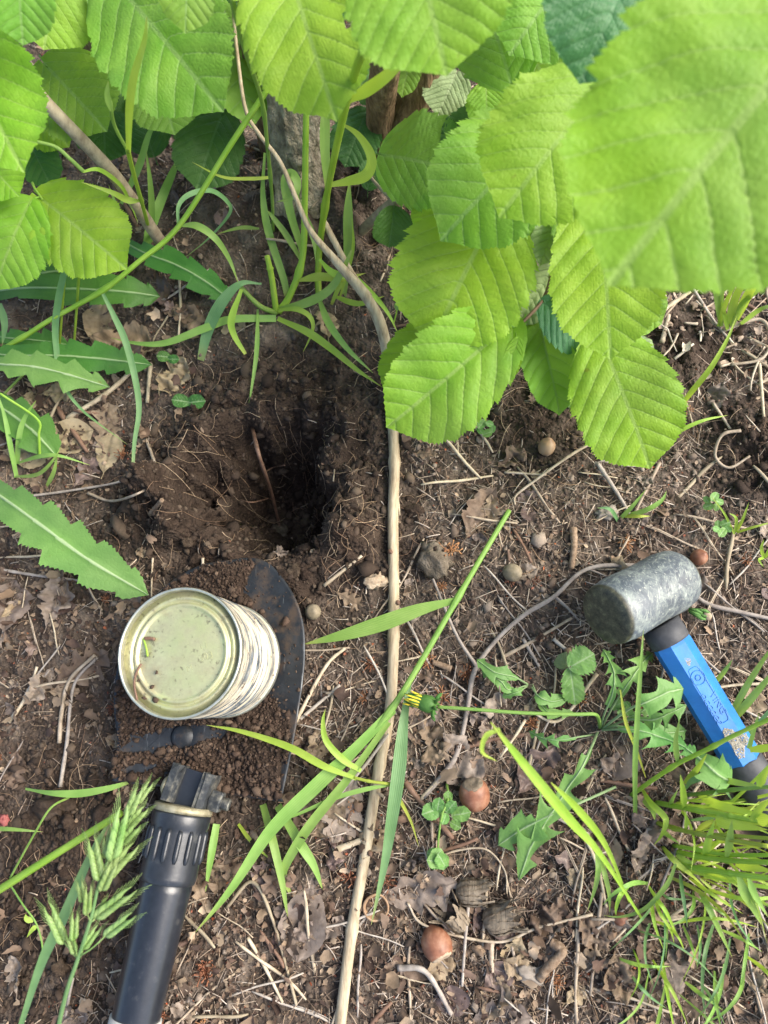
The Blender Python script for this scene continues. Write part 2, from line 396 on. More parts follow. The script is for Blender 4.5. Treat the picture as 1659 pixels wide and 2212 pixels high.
# ------------------------------------------------------------------ the ground
def ground_material():
    m, t, p, out = nodes('soil')
    v = objvec(t)
    big = noise_n(t, 9, 3, .6, v); mid = noise_n(t, 55, 5, .65, v); fin = noise_n(t, 300, 4, .65, v)
    surf = ramp(t, mid, [(.28, (.030, .022, .016)), (.5, (.085, .064, .049)), (.74, (.18, .146, .116))])
    surf = hsv(t, surf, v=rng(t, fin, .55, 1.45), s=rng(t, big, .85, 1.1))
    dug = ramp(t, mid, [(.3, (.022, .0145, .0105)), (.55, (.046, .031, .022)), (.78, (.085, .062, .044))])
    dug = hsv(t, dug, v=rng(t, fin, .6, 1.4))
    c = mixc(t, attr(t, 'dug'), surf, dug)
    t.links.new(c, p.inputs['Base Color']); p.inputs['Roughness'].default_value = .9; p.inputs['Specular IOR Level'].default_value = .15
    h = math_n(t, 'ADD', math_n(t, 'MULTIPLY', mid, 2.0), fin)
    vo = N(t, 'ShaderNodeTexVoronoi'); vo.inputs['Scale'].default_value = 380; t.links.new(v, vo.inputs['Vector'])
    h = math_n(t, 'SUBTRACT', h, math_n(t, 'MULTIPLY', vo.outputs['Distance'], .9))
    bump(t, p, h, .9, .0022)
    return m
M['soil'] = ground_material()

def axis_coords(lo, hi, step, far):
    c = list(np.arange(lo, hi + step*.5, step)); s = step; x = c[-1]; out = []
    while x < far: s *= 1.32; x += s; out.append(x)
    s = step; x = c[0]; pre = []
    while x > -far: s *= 1.32; x -= s; pre.append(x)
    return np.array(pre[::-1] + c + out)
gx = axis_coords(-.42, .33, .0021, 60); gy = axis_coords(-.27, .70, .0023, 60)
GX, GY = np.meshgrid(gx, gy)
_near = np.exp(-np.maximum(np.hypot(GX, GY-.2) - 1.0, 0)*.5)
GZ = gz(GX, GY)*_near + (1-_near)*0.25*fbm(GX*.15, GY*.15, 3, 4)
# undercut wall of the hole: push the soil wall a little sideways so the sides stay steep
gv = np.stack([GX, GY, GZ], -1).reshape(-1, 3)
ground = emit('ground', gv, grid_faces(len(gy), len(gx)), M['soil'], loc=(0, 0, 0), attrs={'dug': dugmask(GX, GY).ravel()}, kind='structure')

# ------------------------------------------------------------------ scatter (uncountable litter and crumbs)
ICO_V = []
_p = (1 + 5**.5)/2
for a, b in ((1, _p), (-1, _p), (1, -_p), (-1, -_p)): ICO_V += [(0, a, b), (a, b, 0), (b, 0, a)]
ICO_V = np.array(ICO_V); ICO_V /= np.linalg.norm(ICO_V[0])
def _hullfaces(V):
    F = []
    n = len(V)
    d = np.linalg.norm(V[:, None]-V[None], axis=2); e = d[d > 1e-6].min()*1.05
    for i in range(n):
        for j in range(i+1, n):
            if d[i, j] > e: continue
            for k in range(j+1, n):
                if d[i, k] < e and d[j, k] < e:
                    c = np.cross(V[j]-V[i], V[k]-V[i]); F.append((i, j, k) if c.dot(V[i]) > 0 else (i, k, j))
    return np.array(F)
ICO_F = _hullfaces(ICO_V)

def rand_rot(n):
    q = RNG.normal(size=(n, 4)); q /= np.linalg.norm(q, axis=1)[:, None]; w_, x, y, z = q.T
    return np.stack([1-2*(y*y+z*z), 2*(x*y-z*w_), 2*(x*z+y*w_), 2*(x*y+z*w_), 1-2*(x*x+z*z), 2*(y*z-x*w_), 2*(x*z-y*w_), 2*(y*z+x*w_), 1-2*(x*x+y*y)], -1).reshape(n, 3, 3)
def visible_xy(n):
    """random points on the ground a little beyond what the camera sees"""
    px = RNG.uniform(-160, FW+160, n); py = RNG.uniform(-40, FH+200, n)
    d = FWD*FPX + RT*(px - FW/2)[:, None] - UP*(py - FH/2)[:, None]
    P = CAM + d*(-CAM_H/d[:, 2])[:, None]
    return P[:, 0], P[:, 1], px, py
def in_poly(px, py, poly):
    poly = np.array(poly, float); ins = np.zeros(len(px), bool); j = len(poly)-1
    for i in range(len(poly)):
        xi, yi = poly[i]; xj, yj = poly[j]
        c = ((yi > py) != (yj > py)) & (px < (xj-xi)*(py-yi)/(yj-yi+1e-9)+xi); ins ^= c; j = i
    return ins
BLADE_PX = [(520, 1202), (556, 1204), (590, 1225), (632, 1282), (655, 1345), (660, 1420), (652, 1500), (638, 1590), (622, 1670), (610, 1722), (600, 1730),
            (440, 1712), (262, 1690), (246, 1682), (244, 1668), (256, 1605), (250, 1520), (262, 1430), (300, 1340), (360, 1262), (430, 1218)]

def crumbs(x, y, z, size, cols, flat=.85):
    n = len(x); V = ICO_V[None]*(1 + RNG.uniform(-.45, .40, (n, 12, 1))); V = V*RNG.uniform(.55, 1.3, (n, 1, 3))
    V = np.einsum('nij,nkj->nki', rand_rot(n), V)*size[:, None, None]; V[:, :, 2] *= flat
    V += np.stack([x, y, z], -1)[:, None, :]
    F = (ICO_F[None] + (np.arange(n)*12)[:, None, None]).reshape(-1, 3)
    return V.reshape(-1, 3), F, np.repeat(cols, 12, 0)
def pick(n, stops):
    stops = np.array(stops, float); i = RNG.integers(0, len(stops), n); k = RNG.integers(0, len(stops), n); f = RNG.uniform(0, 1, (n, 1))
    return (stops[i]*(1-f) + stops[k]*f)*RNG.uniform(.7, 1.3, (n, 1))
M['crumb'] = colmat('soil crumbs', .9, 700, .6)
M['litter'] = colmat('litter bits', .7, 350, .5, .08)

# soil crumbs over the dug earth and the open ground
x, y, px, py = visible_xy(70000); dm = dugmask(x, y); rho = hole_rho(x, y)
fines = (px > 830) & (py > 850) & (py < 1560)
keep = RNG.uniform(0, 1, len(x)) < np.where(dm > .3, .62, np.where(fines, .55, .22))
keep &= ~in_poly(px, py, [(p[0], p[1]) for p in BLADE_PX])
x, y, dm, rho = x[keep], y[keep], dm[keep], rho[keep]
size = np.exp(RNG.normal(math.log(.00080), .55, len(x))); size = np.where(dm > .3, size*1.35, size); size = np.clip(size, .0004, .0052)
big = RNG.uniform(0, 1, len(x)) < .06*(dm > .3)*(rho < 3.2); size[big] *= 2.2
size = np.minimum(size, .0075)
col = np.where((dm > .3)[:, None], pick(len(x), [(.030, .020, .014), (.055, .038, .027), (.040, .027, .019), (.085, .062, .043)]), pick(len(x), [(.060, .043, .032), (.13, .10, .076), (.23, .185, .145), (.085, .062, .046)]))
V, F, C = crumbs(x, y, gz(x, y) + size*.25, size, col)
emit('soil_crumbs', V, F, M['crumb'], loc=(0, 0, 0), attrs={'col': C}, smooth=False, kind='stuff', label='dark crumbly soil grains round the dug hole', cat='soil')

# leaf crumbs, straw bits and bud scales
def lit_density(px, py, x, y):
    dm = dugmask(x, y); d = 1.0 - .93*sstep(.15, .5, dm)
    d = d*np.where((px > 430) & (px < 850) & (py > 480) & (py < 900), .30, 1)
    d = d*(1 + .9*fbm(x*14, y*14, 2, 33))
    return d
def flakes(n, smin, smax, cols, dens=None, zup=.0012, curl=1.0, ga=5, gb=4):
    x, y, px, py = visible_xy(n); k = RNG.uniform(0, 1, n) < (dens or lit_density)(px, py, x, y); k &= ~in_poly(px, py, BLADE_PX)
    x, y = x[k], y[k]; n = len(x); s = np.exp(RNG.uniform(math.log(smin), math.log(smax), n))
    # torn, rolled-up 5 x 4 patches with ragged outlines
    gi, gj = np.meshgrid(np.linspace(-1, 1, ga), np.linspace(-1, 1, gb)); gi = gi.ravel(); gj = gj.ravel(); m = ga*gb
    U = gi[None]*np.sqrt(1 - .5*gj[None]**2); W = gj[None]*np.sqrt(1 - .5*gi[None]**2)
    edge = (np.maximum(np.abs(gi), np.abs(gj)) > .99)[None]
    rag = np.where(edge, RNG.uniform(.55, 1.12, (n, m)), 1.0); U = U*rag; W = W*rag*RNG.uniform(.3, .95, (n, 1))
    U = U + .25*W*RNG.normal(0, 1, (n, 1))
    kx = RNG.normal(0, 1.15, (n, 1))*curl; kx = np.where(np.abs(kx) < .15, .15, kx); ky = RNG.normal(0, .35, (n, 1))*curl
    X = np.sin(kx*U)/kx; Z = (1-np.cos(kx*U))/kx*np.sign(kx)*np.sign(RNG.normal(.5, 1, (n, 1))) + ky*W**2 + RNG.normal(0, .06, (n, m)); Y = W
    a = RNG.uniform(0, 2*np.pi, n)[:, None]; b = RNG.uniform(0, 2*np.pi, n)[:, None]; tl = RNG.normal(0, .40, (n, 2))
    X, Y = X*np.cos(b) - Y*np.sin(b), X*np.sin(b) + Y*np.cos(b)
    Z = Z + X*tl[:, :1] + Y*tl[:, 1:]; h = s[:, None]*.5
    X, Y, Z = X*h, Y*h, Z*h; Z = Z - Z.min(1)[:, None]*.75
    V = np.stack([X + x[:, None], Y + y[:, None], Z + gz(x, y)[:, None] + RNG.uniform(-.001, zup, (n, 1))], -1)
    F = (grid_faces(gb, ga)[None] + (np.arange(n)*m)[:, None, None]).reshape(-1, 4)
    c = np.repeat(pick(n, cols), m, 0)*RNG.uniform(.82, 1.18, (n*m, 1))
    return V.reshape(-1, 3), F, c
LEAFC = [(.085, .052, .034), (.16, .105, .068), (.24, .17, .11), (.045, .027, .020), (.105, .066, .048), (.30, .23, .16), (.050, .030, .020), (.19, .135, .095), (.065, .042, .030)]
def flake_density(px, py, x, y):
    d = lit_density(px, py, x, y)
    return d*np.where((px > 860) & (py > 840) & (py < 1420), .5, np.where(px < 440, 1.0, np.where(py > 1480, .95, .55)))
V, F, C = flakes(54000, .0011, .0050, LEAFC, flake_density, .003, 1.0, 4, 3)
def big_density(px, py, x, y):
    return lit_density(px, py, x, y)*np.where(px < 440, 1.0, np.where(py > 1580, .8, .12))
V2, F2, C2 = flakes(3600, .005, .013, LEAFC, big_density, .006, 1.5); F = np.vstack([F, F2 + len(V)]); V = np.vstack([V, V2]); C = np.vstack([C, C2])
def pale_density(px, py, x, y): return np.exp(-(((px-1580)/190)**2 + ((py-640)/150)**2)) + .5*np.exp(-(((px-950)/90)**2 + ((py-220)/70)**2))
V2, F2, C2 = flakes(9000, .003, .012, [(.34, .25, .18), (.46, .37, .28), (.24, .16, .11), (.55, .46, .36)], pale_density, .005, 1.3); F = np.vstack([F, F2 + len(V)]); V = np.vstack([V, V2]); C = np.vstack([C, C2])
emit('leaf_litter', V, F, M['litter'], loc=(0, 0, 0), attrs={'col': C}, kind='stuff', label='small crumbled pieces of dead leaf strewn over the soil', cat='leaf litter')
V, F, C = flakes(6500, .0012, .0030, [(.28, .07, .03), (.36, .12, .05), (.20, .06, .035), (.26, .10, .06)], lambda px, py, x, y: lit_density(px, py, x, y)*.55)
emit('bud_scale_litter', V, F, M['litter'], loc=(0, 0, 0), attrs={'col': C}, kind='stuff', label='tiny rust red bud scales sprinkled over the ground', cat='leaf litter')
def sticks(n, lmin, lmax, rmin, rmax, cols, dens=lit_density, seg=5, bend=.25, zup=.003):
    x, y, px, py = visible_xy(n); k = RNG.uniform(0, 1, n) < dens(px, py, x, y); k &= ~in_poly(px, py, BLADE_PX)
    x, y = x[k], y[k]; n = len(x); L = np.exp(RNG.uniform(math.log(lmin), math.log(lmax), n)); r = np.exp(RNG.uniform(math.log(rmin), math.log(rmax), n))
    a = RNG.uniform(0, 2*np.pi, n); u = np.linspace(-.5, .5, seg); b = RNG.normal(0, bend, n); b3 = RNG.normal(0, bend*.5, n)
    lx = u[None]*L[:, None]; ly = (b[:, None]*(u[None]**2-.1) + b3[:, None]*(u[None]**3-.12*u[None])*2)*L[:, None]
    X = x[:, None] + lx*np.cos(a)[:, None] - ly*np.sin(a)[:, None]; Y = y[:, None] + lx*np.sin(a)[:, None] + ly*np.cos(a)[:, None]
    G = gz(X, Y, False); lin = G.mean(1)[:, None] + (G[:, -1:]-G[:, :1])*u[None]
    Z = np.maximum(G, lin) + r[:, None] + RNG.uniform(0, zup, (n, 1)) + RNG.normal(0, .04, (n, 1))*lx
    T = np.stack([np.gradient(X, axis=1), np.gradient(Y, axis=1)], -1); T /= np.linalg.norm(T, axis=2)[:, :, None]+1e-9
    Nx, Ny = -T[:, :, 1], T[:, :, 0]
    rr = r[:, None]*np.linspace(1.15, .8, seg)[None]
    ring = []
    for th in (0, np.pi*.5, np.pi, np.pi*1.5):
        ring.append(np.stack([X + Nx*rr*math.cos(th), Y + Ny*rr*math.cos(th), Z + rr*math.sin(th)*.75], -1))
    V = np.stack(ring, 2).reshape(-1, 3)
    f = grid_faces(seg, 4, True); f = np.vstack([f, [[3, 2, 1, 0]], [[(seg-1)*4, (seg-1)*4+1, (seg-1)*4+2, (seg-1)*4+3]]])
    F = (f[None] + (np.arange(n)*seg*4)[:, None, None]).reshape(-1, 4)
    return V, F, np.repeat(pick(n, cols), seg*4, 0)
def straw_density(px, py, x, y):
    return lit_density(px, py, x, y)*np.clip(.45 + .55*(px > 640) + .25*(py > 1900), 0, 1)
STRAWC = [(.50, .43, .36), (.36, .28, .20), (.24, .175, .12), (.46, .38, .29), (.16, .11, .078), (.30, .23, .175), (.11, .075, .054)]
V, F, C = sticks(31000, .003, .017, .00012, .00040, STRAWC, lambda px, py, x, y: straw_density(px, py, x, y)*np.where(px > 840, 1.2, .7), seg=4, bend=.12)
V2, F2, C2 = sticks(6000, .008, .035, .0003, .0011, [(.50, .42, .32), (.62, .54, .43), (.36, .28, .20)], pale_density, bend=.2, zup=.006); F = np.vstack([F, F2 + len(V)]); V = np.vstack([V, V2]); C = np.vstack([C, C2])
emit('straw_litter', V, F, M['litter'], loc=(0, 0, 0), attrs={'col': C}, kind='stuff', label='short bits of pale broken straw mixed into the soil surface', cat='straw')
V, F, C = sticks(4200, .008, .03, .00012, .00024, [(.30, .20, .12), (.40, .30, .20), (.18, .11, .07)], lambda px, py, x, y: .25 + .75*dugmask(x, y), seg=7, bend=.9)
emit('root_hairs', V, F, M['litter'], loc=(0, 0, 0), attrs={'col': C}, kind='stuff', label='hair-thin rootlets sticking out of the loose dug soil', cat='roots')

# ------------------------------------------------------------------ countable litter
def polyw(pts):      # [(px,py,mm above ground)] -> world, following the ground
    return np.array([onground(p[0], p[1], (p[2] if len(p) > 2 else 2)*.001) for p in pts])
def absw(pts):       # [(px,py,z mm)] -> world
    return np.array([at(p[0], p[1], p[2]*.001) for p in pts])

def dry_leaf_geo(kind, L, seed, kx=20, ky=8, wr=.0015, nt=30, ns=10):
    rs = np.random.default_rng(seed); t = np.linspace(0, 1, nt)
    base = np.interp(t, [0, .03, .12, .3, .5, .65, .8, .92, 1], [.03, .06, .3, .7, .95, 1, .8, .42, .02])
    W = L*{'oak': .33, 'ovate': .33, 'torn': .4, 'slim': .22}[kind]
    wl = base.copy(); wr_ = base.copy()
    if kind == 'oak':
        for arr, ph in ((wl, 0.0), (wr_, .35)):
            lob = .5 + .5*np.cos(2*np.pi*(t*4.1 + ph)); arr *= (.42 + .62*lob**.8)
    elif kind == 'torn':
        for arr, sd in ((wl, 3), (wr_, 7)): arr *= .72 + .75*vnoise(t*9, t*0, seed*5+sd) + .25*vnoise(t*31, t*0, seed+sd)
    for arr in (wl, wr_): arr *= 1 + rs.normal(0, .045 if kind != 'ovate' else .025, nt)
    s = np.linspace(-1, 1, ns+1)
    X = np.where(s[None] < 0, s[None]*wl[:, None], s[None]*wr_[:, None])*W; Y = np.repeat(t[:, None]*L, ns+1, 1)
    if kind == 'oak': Y = Y + .10*L*np.abs(s)[None]*(X/W)**2
    Z = wr*(fbm(X/L*5+seed, Y/L*5, 3, seed)*2.2 + .8*fbm(X/L*13, Y/L*13, 2, seed+4))
    vein = np.exp(-(s[None]/.09)**2)*np.ones_like(X)
    ph = ((Y - np.abs(X)*.8)/L*8) % 1; vein = np.maximum(vein, .6*np.exp(-((ph-.5)/.08)**2)); Z = Z - .0005*vein
    a = X*kx; X2 = np.where(abs(kx) > 1e-6, np.sin(a)/kx, X); Z = Z*np.cos(a) + (1-np.cos(a))/kx
    b = (Y - L*.5)*ky; Y2 = L*.5 + np.sin(b)/ky; Z = Z + (1-np.cos(b))/ky
    V = np.stack([X2, Y2-L*.5, Z], -1).reshape(-1, 3); V[:, 2] -= np.percentile(V[:, 2], 15)
    F = grid_faces(nt, ns+1)
    # stalk
    tv, tf = tube(cr([(0, -L*.5-L*.14, .001), (0, -L*.5-.05*L, 0), (0, V[ns//2, 1]+.002, V[ns//2, 2])], 6), L*.011, 5)
    allV = np.vstack([V, tv]); allF = [tuple(f) for f in F] + [tuple(i+len(V) for i in f) for f in tf]
    return allV, allF, np.concatenate([vein.ravel(), np.zeros(len(tv))])
def lie(px, py, ang, up=.001, tilt=0, tdir=0):
    """frame lying on the ground at a pixel; ang = direction of +y in the picture, degrees clockwise from up"""
    p = onground(px, py, up); q = onground(px + 30*math.sin(R(ang)), py - 30*math.cos(R(ang)), up)
    y = norm(q - p); n = gnormal(p[0], p[1]); n = norm(n + .25*np.array([0, 0, 1]))
    if tilt:
        side = np.cross(y, n); n = norm(n*math.cos(R(tilt)) + (side*math.cos(R(tdir)) + y*math.sin(R(tdir)))*math.sin(R(tilt)))
    return frame(p, y, n)
def dry_leaf(px, py, lenpx, ang, kind, mt, label, seed, kx=20, ky=8, wr=.0015, tilt=0, tdir=0, up=.002, cat='dead leaf', group=None):
    fr = lie(px, py, ang, up, tilt, tdir); L = lenpx*pxs(fr[0])
    V, F, ve = dry_leaf_geo(kind, L, seed, kx, ky, wr)
    return emit('dead_leaf', place(V, fr), F, M[mt], loc=fr[0], attrs={'vein': ve}, label=label, cat=cat, group=group)
DL = [ # px,py,len,ang,kind,mat,label,seed,kx,ky,wrinkle,tilt,tdir
 (745,1745,150,200,'oak','dry_grey','lobed grey brown oak leaf lying under the slanting green blades',11,6,4,.0012,0,0),
 (230,925,115,5,'oak','dry_tan','pale tan oak leaf with pointed lobes beside the toothed weed leaves',12,8,4,.0012,8,0),
 (235,978,95,15,'ovate','dry_tan','tan half leaf lying below the pale pointed oak leaf',13,10,6,.001,5,0),
 (145,945,120,75,'ovate','dry_tan','smooth light brown folded leaf beside the toothed weed leaves',14,18,5,.0008,10,0),
 (62,978,115,95,'ovate','dry_tan','orange brown leaf under the thin grass blades at the toothed weed',15,14,6,.0008,0,0),
 (380,818,105,40,'torn','dry_tan','crumpled balled up brown leaf next to the two round seedling leaves',16,60,50,.006,0,0),
 (1035,1110,130,30,'torn','dry','curled dead leaf arching over bare soil between the shoot and the mallet',17,48,22,.003,20,0),
 (908,1545,95,100,'torn','dry_grey','curled grey leaf lying by the closed dandelion flower',18,38,20,.003,10,0),
 (660,1985,165,190,'ovate','dry_grey','large folded grey brown leaf lying left of the bare shoot',19,30,5,.0015,8,0),
 (35,1660,85,185,'oak','dry','purplish brown oak leaf on the dark soil left of the spade blade',20,9,5,.0015,0,0),
 (1075,2205,150,85,'torn','dry_grey','pale grey serrated leaf lying where the litter is thickest',21,10,6,.0015,0,0),
 (120,1300,110,20,'torn','dry_grey','pale wrinkled leaf hanging over litter below the long toothed leaf',22,40,15,.004,15,0),
 (175,1445,140,60,'oak','dry','brown oak leaf with rounded lobes lying left of the tin can',23,12,6,.002,0,0),
 (20,1310,120,10,'torn','dry_grey','curled grey leaf below the spiny toothed leaf',24,35,16,.004,20,0),
 (935,942,75,70,'torn','dry_tan','small curled tan leaf beside the bare shoot under the hazel leaves',25,70,40,.003,10,0),
 (1105,992,75,60,'torn','dry','small folded brown leaf below the pale nut',26,55,30,.003,10,0),
 (1350,1625,130,200,'ovate','dry_grey','dark veined dead leaf lying against the dandelion root',27,14,8,.001,25,0),
 (1395,1830,120,30,'torn','dry_grey','ragged grey brown leaf arching beside the grass clump',28,45,18,.004,20,0),
 (905,1920,170,78,'torn','dry_grey','long shrivelled grey leaf lying above the shiny reddish nut',29,70,10,.003,0,0),
 (1180,1975,110,60,'torn','dry','crinkled brown leaf above the scaly catkin',30,50,30,.005,0,0),
 (1340,2100,110,170,'torn','dry','brown rolled leaf under the trailing grass blades',31,50,14,.004,10,0),
 (1465,2110,150,10,'torn','dry_grey','frayed greyish leaf with feathery edge under the grass',32,28,14,.004,15,0),
 (270,745,150,100,'torn','dry','heap of crumpled brown leaf below the dark toothed leaf',33,40,22,.005,10,0),
 (215,705,110,10,'ovate','dry_tan','crinkled light brown leaf under the long slanting stalk',34,22,14,.003,20,0),
 (420,690,110,120,'torn','dry','twisted brown leaf behind the broad bluish blade',35,50,26,.005,15,0),
 (330,640,110,80,'torn','dry_dark','dark purplish dead leaf in the shade below the hazel leaves',36,35,20,.004,0,0),
 (1415,1340,90,95,'ovate','dry_grey','grey leaf lying beyond the dark mallet head',37,10,6,.001,0,0),
 (1000,1640,150,150,'torn','dry_grey','grey brown crumpled leaf above the half hidden nut',38,40,20,.004,15,0),
 (935,1600,110,170,'torn','dry','reddish brown leaf under the dandelion flower stalk',39,26,14,.004,10,0),
 (725,1845,80,20,'oak','dry_dark','dark purple brown leaf scrap beside the shoot and the split stick',40,16,10,.003,0,0),
 (1160,1660,130,40,'torn','dry_dark','dark leaf crumpled below the narrow saw toothed leaf',41,40,20,.004,0,0),
 (605,1195,50,160,'torn','dry_grey','grey scrap of leaf lying in the bottom edge of the dug hole',42,30,20,.002,10,0),
 (1280,2010,90,140,'torn','dry','curled brown leaf with an orange edge under thin blades',43,60,16,.003,0,0),
]
for d in DL: dry_leaf(*d[:6], d[6], d[7], *d[8:])

# random dead leaves, straws and twigs: a few prototypes shared by many copies
LANDMARKS = [(300, 1420, 'left of the tin can'), (120, 1180, 'round the spiny toothed leaf'), (150, 900, 'by the pale oak leaf'), (170, 680, 'under the long ribbed weed leaves'), (430, 780, 'behind the crumpled balled leaf'),
    (400, 1085, 'on the left soil heap'), (590, 1050, 'in the dug hole'), (740, 1120, 'between the hole and the bare shoot'), (560, 1210, 'at the spade tip'), (960, 1000, 'right of the shoot near the curled tan leaf'), (1180, 970, 'near the pale tan nut'), (1500, 800, 'on the sunlit soil by the looped dry grass'),
    (1560, 1060, 'round the tiny grass sprout'), (1110, 1220, 'near the weathered nut'), (1390, 1290, 'next to the mallet head'), (1200, 1420, 'near the bramble seedling'), (1550, 1480, 'beside the blue handle'), (760, 1420, 'between the spade blade and the shoot'), (950, 1560, 'by the closed dandelion flower'),
    (1290, 1570, 'under the dandelion leaves'), (1030, 1730, 'by the striped nut'), (730, 1760, 'round the lobed oak leaf'), (550, 1900, 'between spade handle and shoot'), (110, 1780, 'near the pink bud'), (180, 2000, 'under the grass seed head'), (660, 2000, 'near the large folded grey leaf'),
    (940, 2050, 'by the glossy reddish nut'), (1060, 1960, 'round the hazel husks'), (1180, 2090, 'near the scaly bent catkin'), (1400, 1850, 'under the lush grass clump'), (1440, 2090, 'near the frayed greyish leaf'), (600, 2150, 'at the foot of the angled twig'), (450, 600, 'in front of the hazel trunk'), (900, 500, 'under the hazel leaves')]
def landmark(px, py): return min(LANDMARKS, key=lambda l: (l[0]-px)**2 + (l[1]-py)**2)[2]
def scatter_things(n, name, protos, lab, cat, grp, dens, smin, smax, tilt=14, avoid_blade=True, up=.002, zone=None):
    out = 0; tries = 0
    while out < n and tries < n*60:
        tries += 1
        if zone: px_, py_ = random.uniform(zone[0], zone[2]), random.uniform(zone[1], zone[3])
        else: px_, py_ = random.uniform(-40, FW+40), random.uniform(120, FH+40)
        p = at(px_, py_, 0); xa = np.array([p[0]]); ya = np.array([p[1]])
        if random.random() > float(dens(np.array([px_]), np.array([py_]), xa, ya)[0]): continue
        if avoid_blade and in_poly(np.array([px_]), np.array([py_]), BLADE_PX)[0]: continue
        n_ = norm(gnormal(p[0], p[1]) + np.array([random.gauss(0, math.tan(R(tilt))), random.gauss(0, math.tan(R(tilt))), .3]))
        a = random.uniform(0, 2*math.pi); fr = frame((p[0], p[1], gz1(p[0], p[1])+up), (math.cos(a), math.sin(a), -(n_[0]*math.cos(a)+n_[1]*math.sin(a))/n_[2]), n_)
        src = protos[out % len(protos)]
        mesh, desc = src
        o = bpy.data.objects.new(name, mesh); SC.collection.objects.link(o)
        o.location = Vector(fr[0]); o.rotation_mode = 'QUATERNION'; o.rotation_quaternion = quat(fr[1]); s = math.exp(random.uniform(math.log(smin), math.log(smax))); o.scale = (s, s, s)
        o['label'] = lab.format(d=desc or '', l=landmark(px_, py_)).replace('  ', ' ').strip(); o['category'] = cat; o['group'] = grp
        out += 1
protos = []
for k in range(12):
    V, F, ve = dry_leaf_geo(['oak', 'torn', 'ovate', 'torn'][k % 4], .030, 100+k, [12, 45, 25, 60, 30, 80][k % 6], [8, 25, 12, 30][k % 4], [.0014, .003, .0012, .004][k % 4], 22, 8)
    m = mesh_of('dead_leaf', V, F, {'vein': ve}); m.materials.append(M[['dry', 'dry_grey', 'dry_dark', 'dry_tan', 'dry', 'dry_grey'][k % 6]]); protos.append((m, ['brown', 'greyish', 'dark', 'tan', 'brown', 'greyish'][k % 6] + ' ' + ['lobed', 'torn curled', 'smooth edged', 'torn rolled'][k % 4]))
def leaf_dens(px, py, x, y): return np.clip(lit_density(px, py, x, y)*np.where(px < 420, 1.0, np.where(py > 1500, .75, .30)), 0, 1)
scatter_things(260, 'dead_leaf', protos, '{d} dead leaf {l}', 'dead leaf', 'small dead leaves in the litter', leaf_dens, .35, .95, 24)
def straw_mesh(L, r, bend, mt, seed, split=False):
    rs = np.random.default_rng(seed); u = np.linspace(-.5, .5, 9)
    P = np.stack([bend*L*(u**2-.1) + .012*L*np.sin(u*7+seed), u*L, .02*L*np.cos(u*5+seed)], -1); rad = r*(1 + .12*rs.normal(size=9)); rad[0] *= .7; rad[-1] *= .55
    V, F = tube(P, rad, 6)
    if split: V2, F2 = tube(P[:5]*[1, 1.06, 1]+[r*1.5, 0, r*.5], r*.4, 4); V, F = merge((V, F), (V2, F2))
    m = mesh_of('straw_stalk', V, F); m.materials.append(M[mt]); return (m, {'straw': 'pale', 'straw_gr': 'greyish', 'redtwig': 'dark', 'twig': 'light brown'}[mt] + (' split' if split else ''))
sp = [straw_mesh(.04, random.uniform(.00045, .0009), random.uniform(-.09, .09), ['straw', 'straw_gr', 'straw'][k % 3], k, k % 4 == 0) for k in range(12)]
scatter_things(240, 'straw_stalk', sp, '{d} straw stalk lying {l}', 'straw', 'loose straw stalks', lambda px, py, x, y: np.clip(straw_density(px, py, x, y), 0, 1), .6, 1.5, 9, up=.0035)
tp = [straw_mesh(.035, random.uniform(.0009, .0016), random.uniform(-.15, .15), ['redtwig', 'twig'][k % 2], 40+k) for k in range(6)]
scatter_things(50, 'twig_piece', tp, '{d} twig piece lying {l}', 'twig', 'short twig pieces', lambda px, py, x, y: np.clip(lit_density(px, py, x, y), 0, 1), .6, 1.4, 9, up=.003)
def filament_mesh(seed):
    rs = np.random.default_rng(seed); parts = []
    for k in range(26):
        d = norm([rs.normal(), rs.normal(), abs(rs.normal())*.8+.15]); l = .0055*rs.uniform(.5, 1.1)
        parts.append(tube(cr([(0, 0, .0005), d*l*.6+rs.normal(0, .0005, 3), d*l+rs.normal(0, .0008, 3)], 4), [.00032, .00022, .0002, .00045], 4))
    V, F = merge(*parts); m = mesh_of('dried_flower_tuft', V, F); m.materials.append(M['rust']); return (m, None)
fp = [filament_mesh(k) for k in range(4)]
scatter_things(60, 'dried_flower_tuft', fp, 'rust coloured tuft of dried filaments {l}', 'dried flower', 'dried filament tufts', lambda px, py, x, y: np.clip(lit_density(px, py, x, y), 0, 1), .7, 1.4, 15, up=.001)
def clod_mesh(seed, n=3):
    rs = np.random.default_rng(seed); V = ICO_V.copy(); F = [tuple(f) for f in ICO_F]
    for _ in range(2):
        cache = {}; V = list(V); nf = []
        def midp(a, b):
            k = (min(a, b), max(a, b))
            if k not in cache: V.append(norm((np.array(V[a])+np.array(V[b])))); cache[k] = len(V)-1
            return cache[k]
        for a, b, c in F:
            ab, bc, ca = midp(a, b), midp(b, c), midp(c, a); nf += [(a, ab, ca), (b, bc, ab), (c, ca, bc), (ab, bc, ca)]
        F = nf; V = np.array(V)
    d = 1 + .95*fbm(V[:, 0]*1.6+seed*3, V[:, 1]*1.6+V[:, 2]*1.9, 3, seed) + .55*fbm(V[:, 0]*6+V[:, 2]*5, V[:, 1]*6-V[:, 2]*4, 2, seed+9)
    V = V*d[:, None]*[1.1, .9, .75]*.006; m = mesh_of('soil_clod', V, F); m.materials.append(M['clod']); return (m, None)
M['clod'] = plain('clod', [(.3, (.026, .018, .013)), (.55, (.052, .036, .026)), (.8, (.11, .082, .06))], 220, .95, 500, 1.0, .0015, .12, var=.3)
cp = [clod_mesh(k) for k in range(6)]
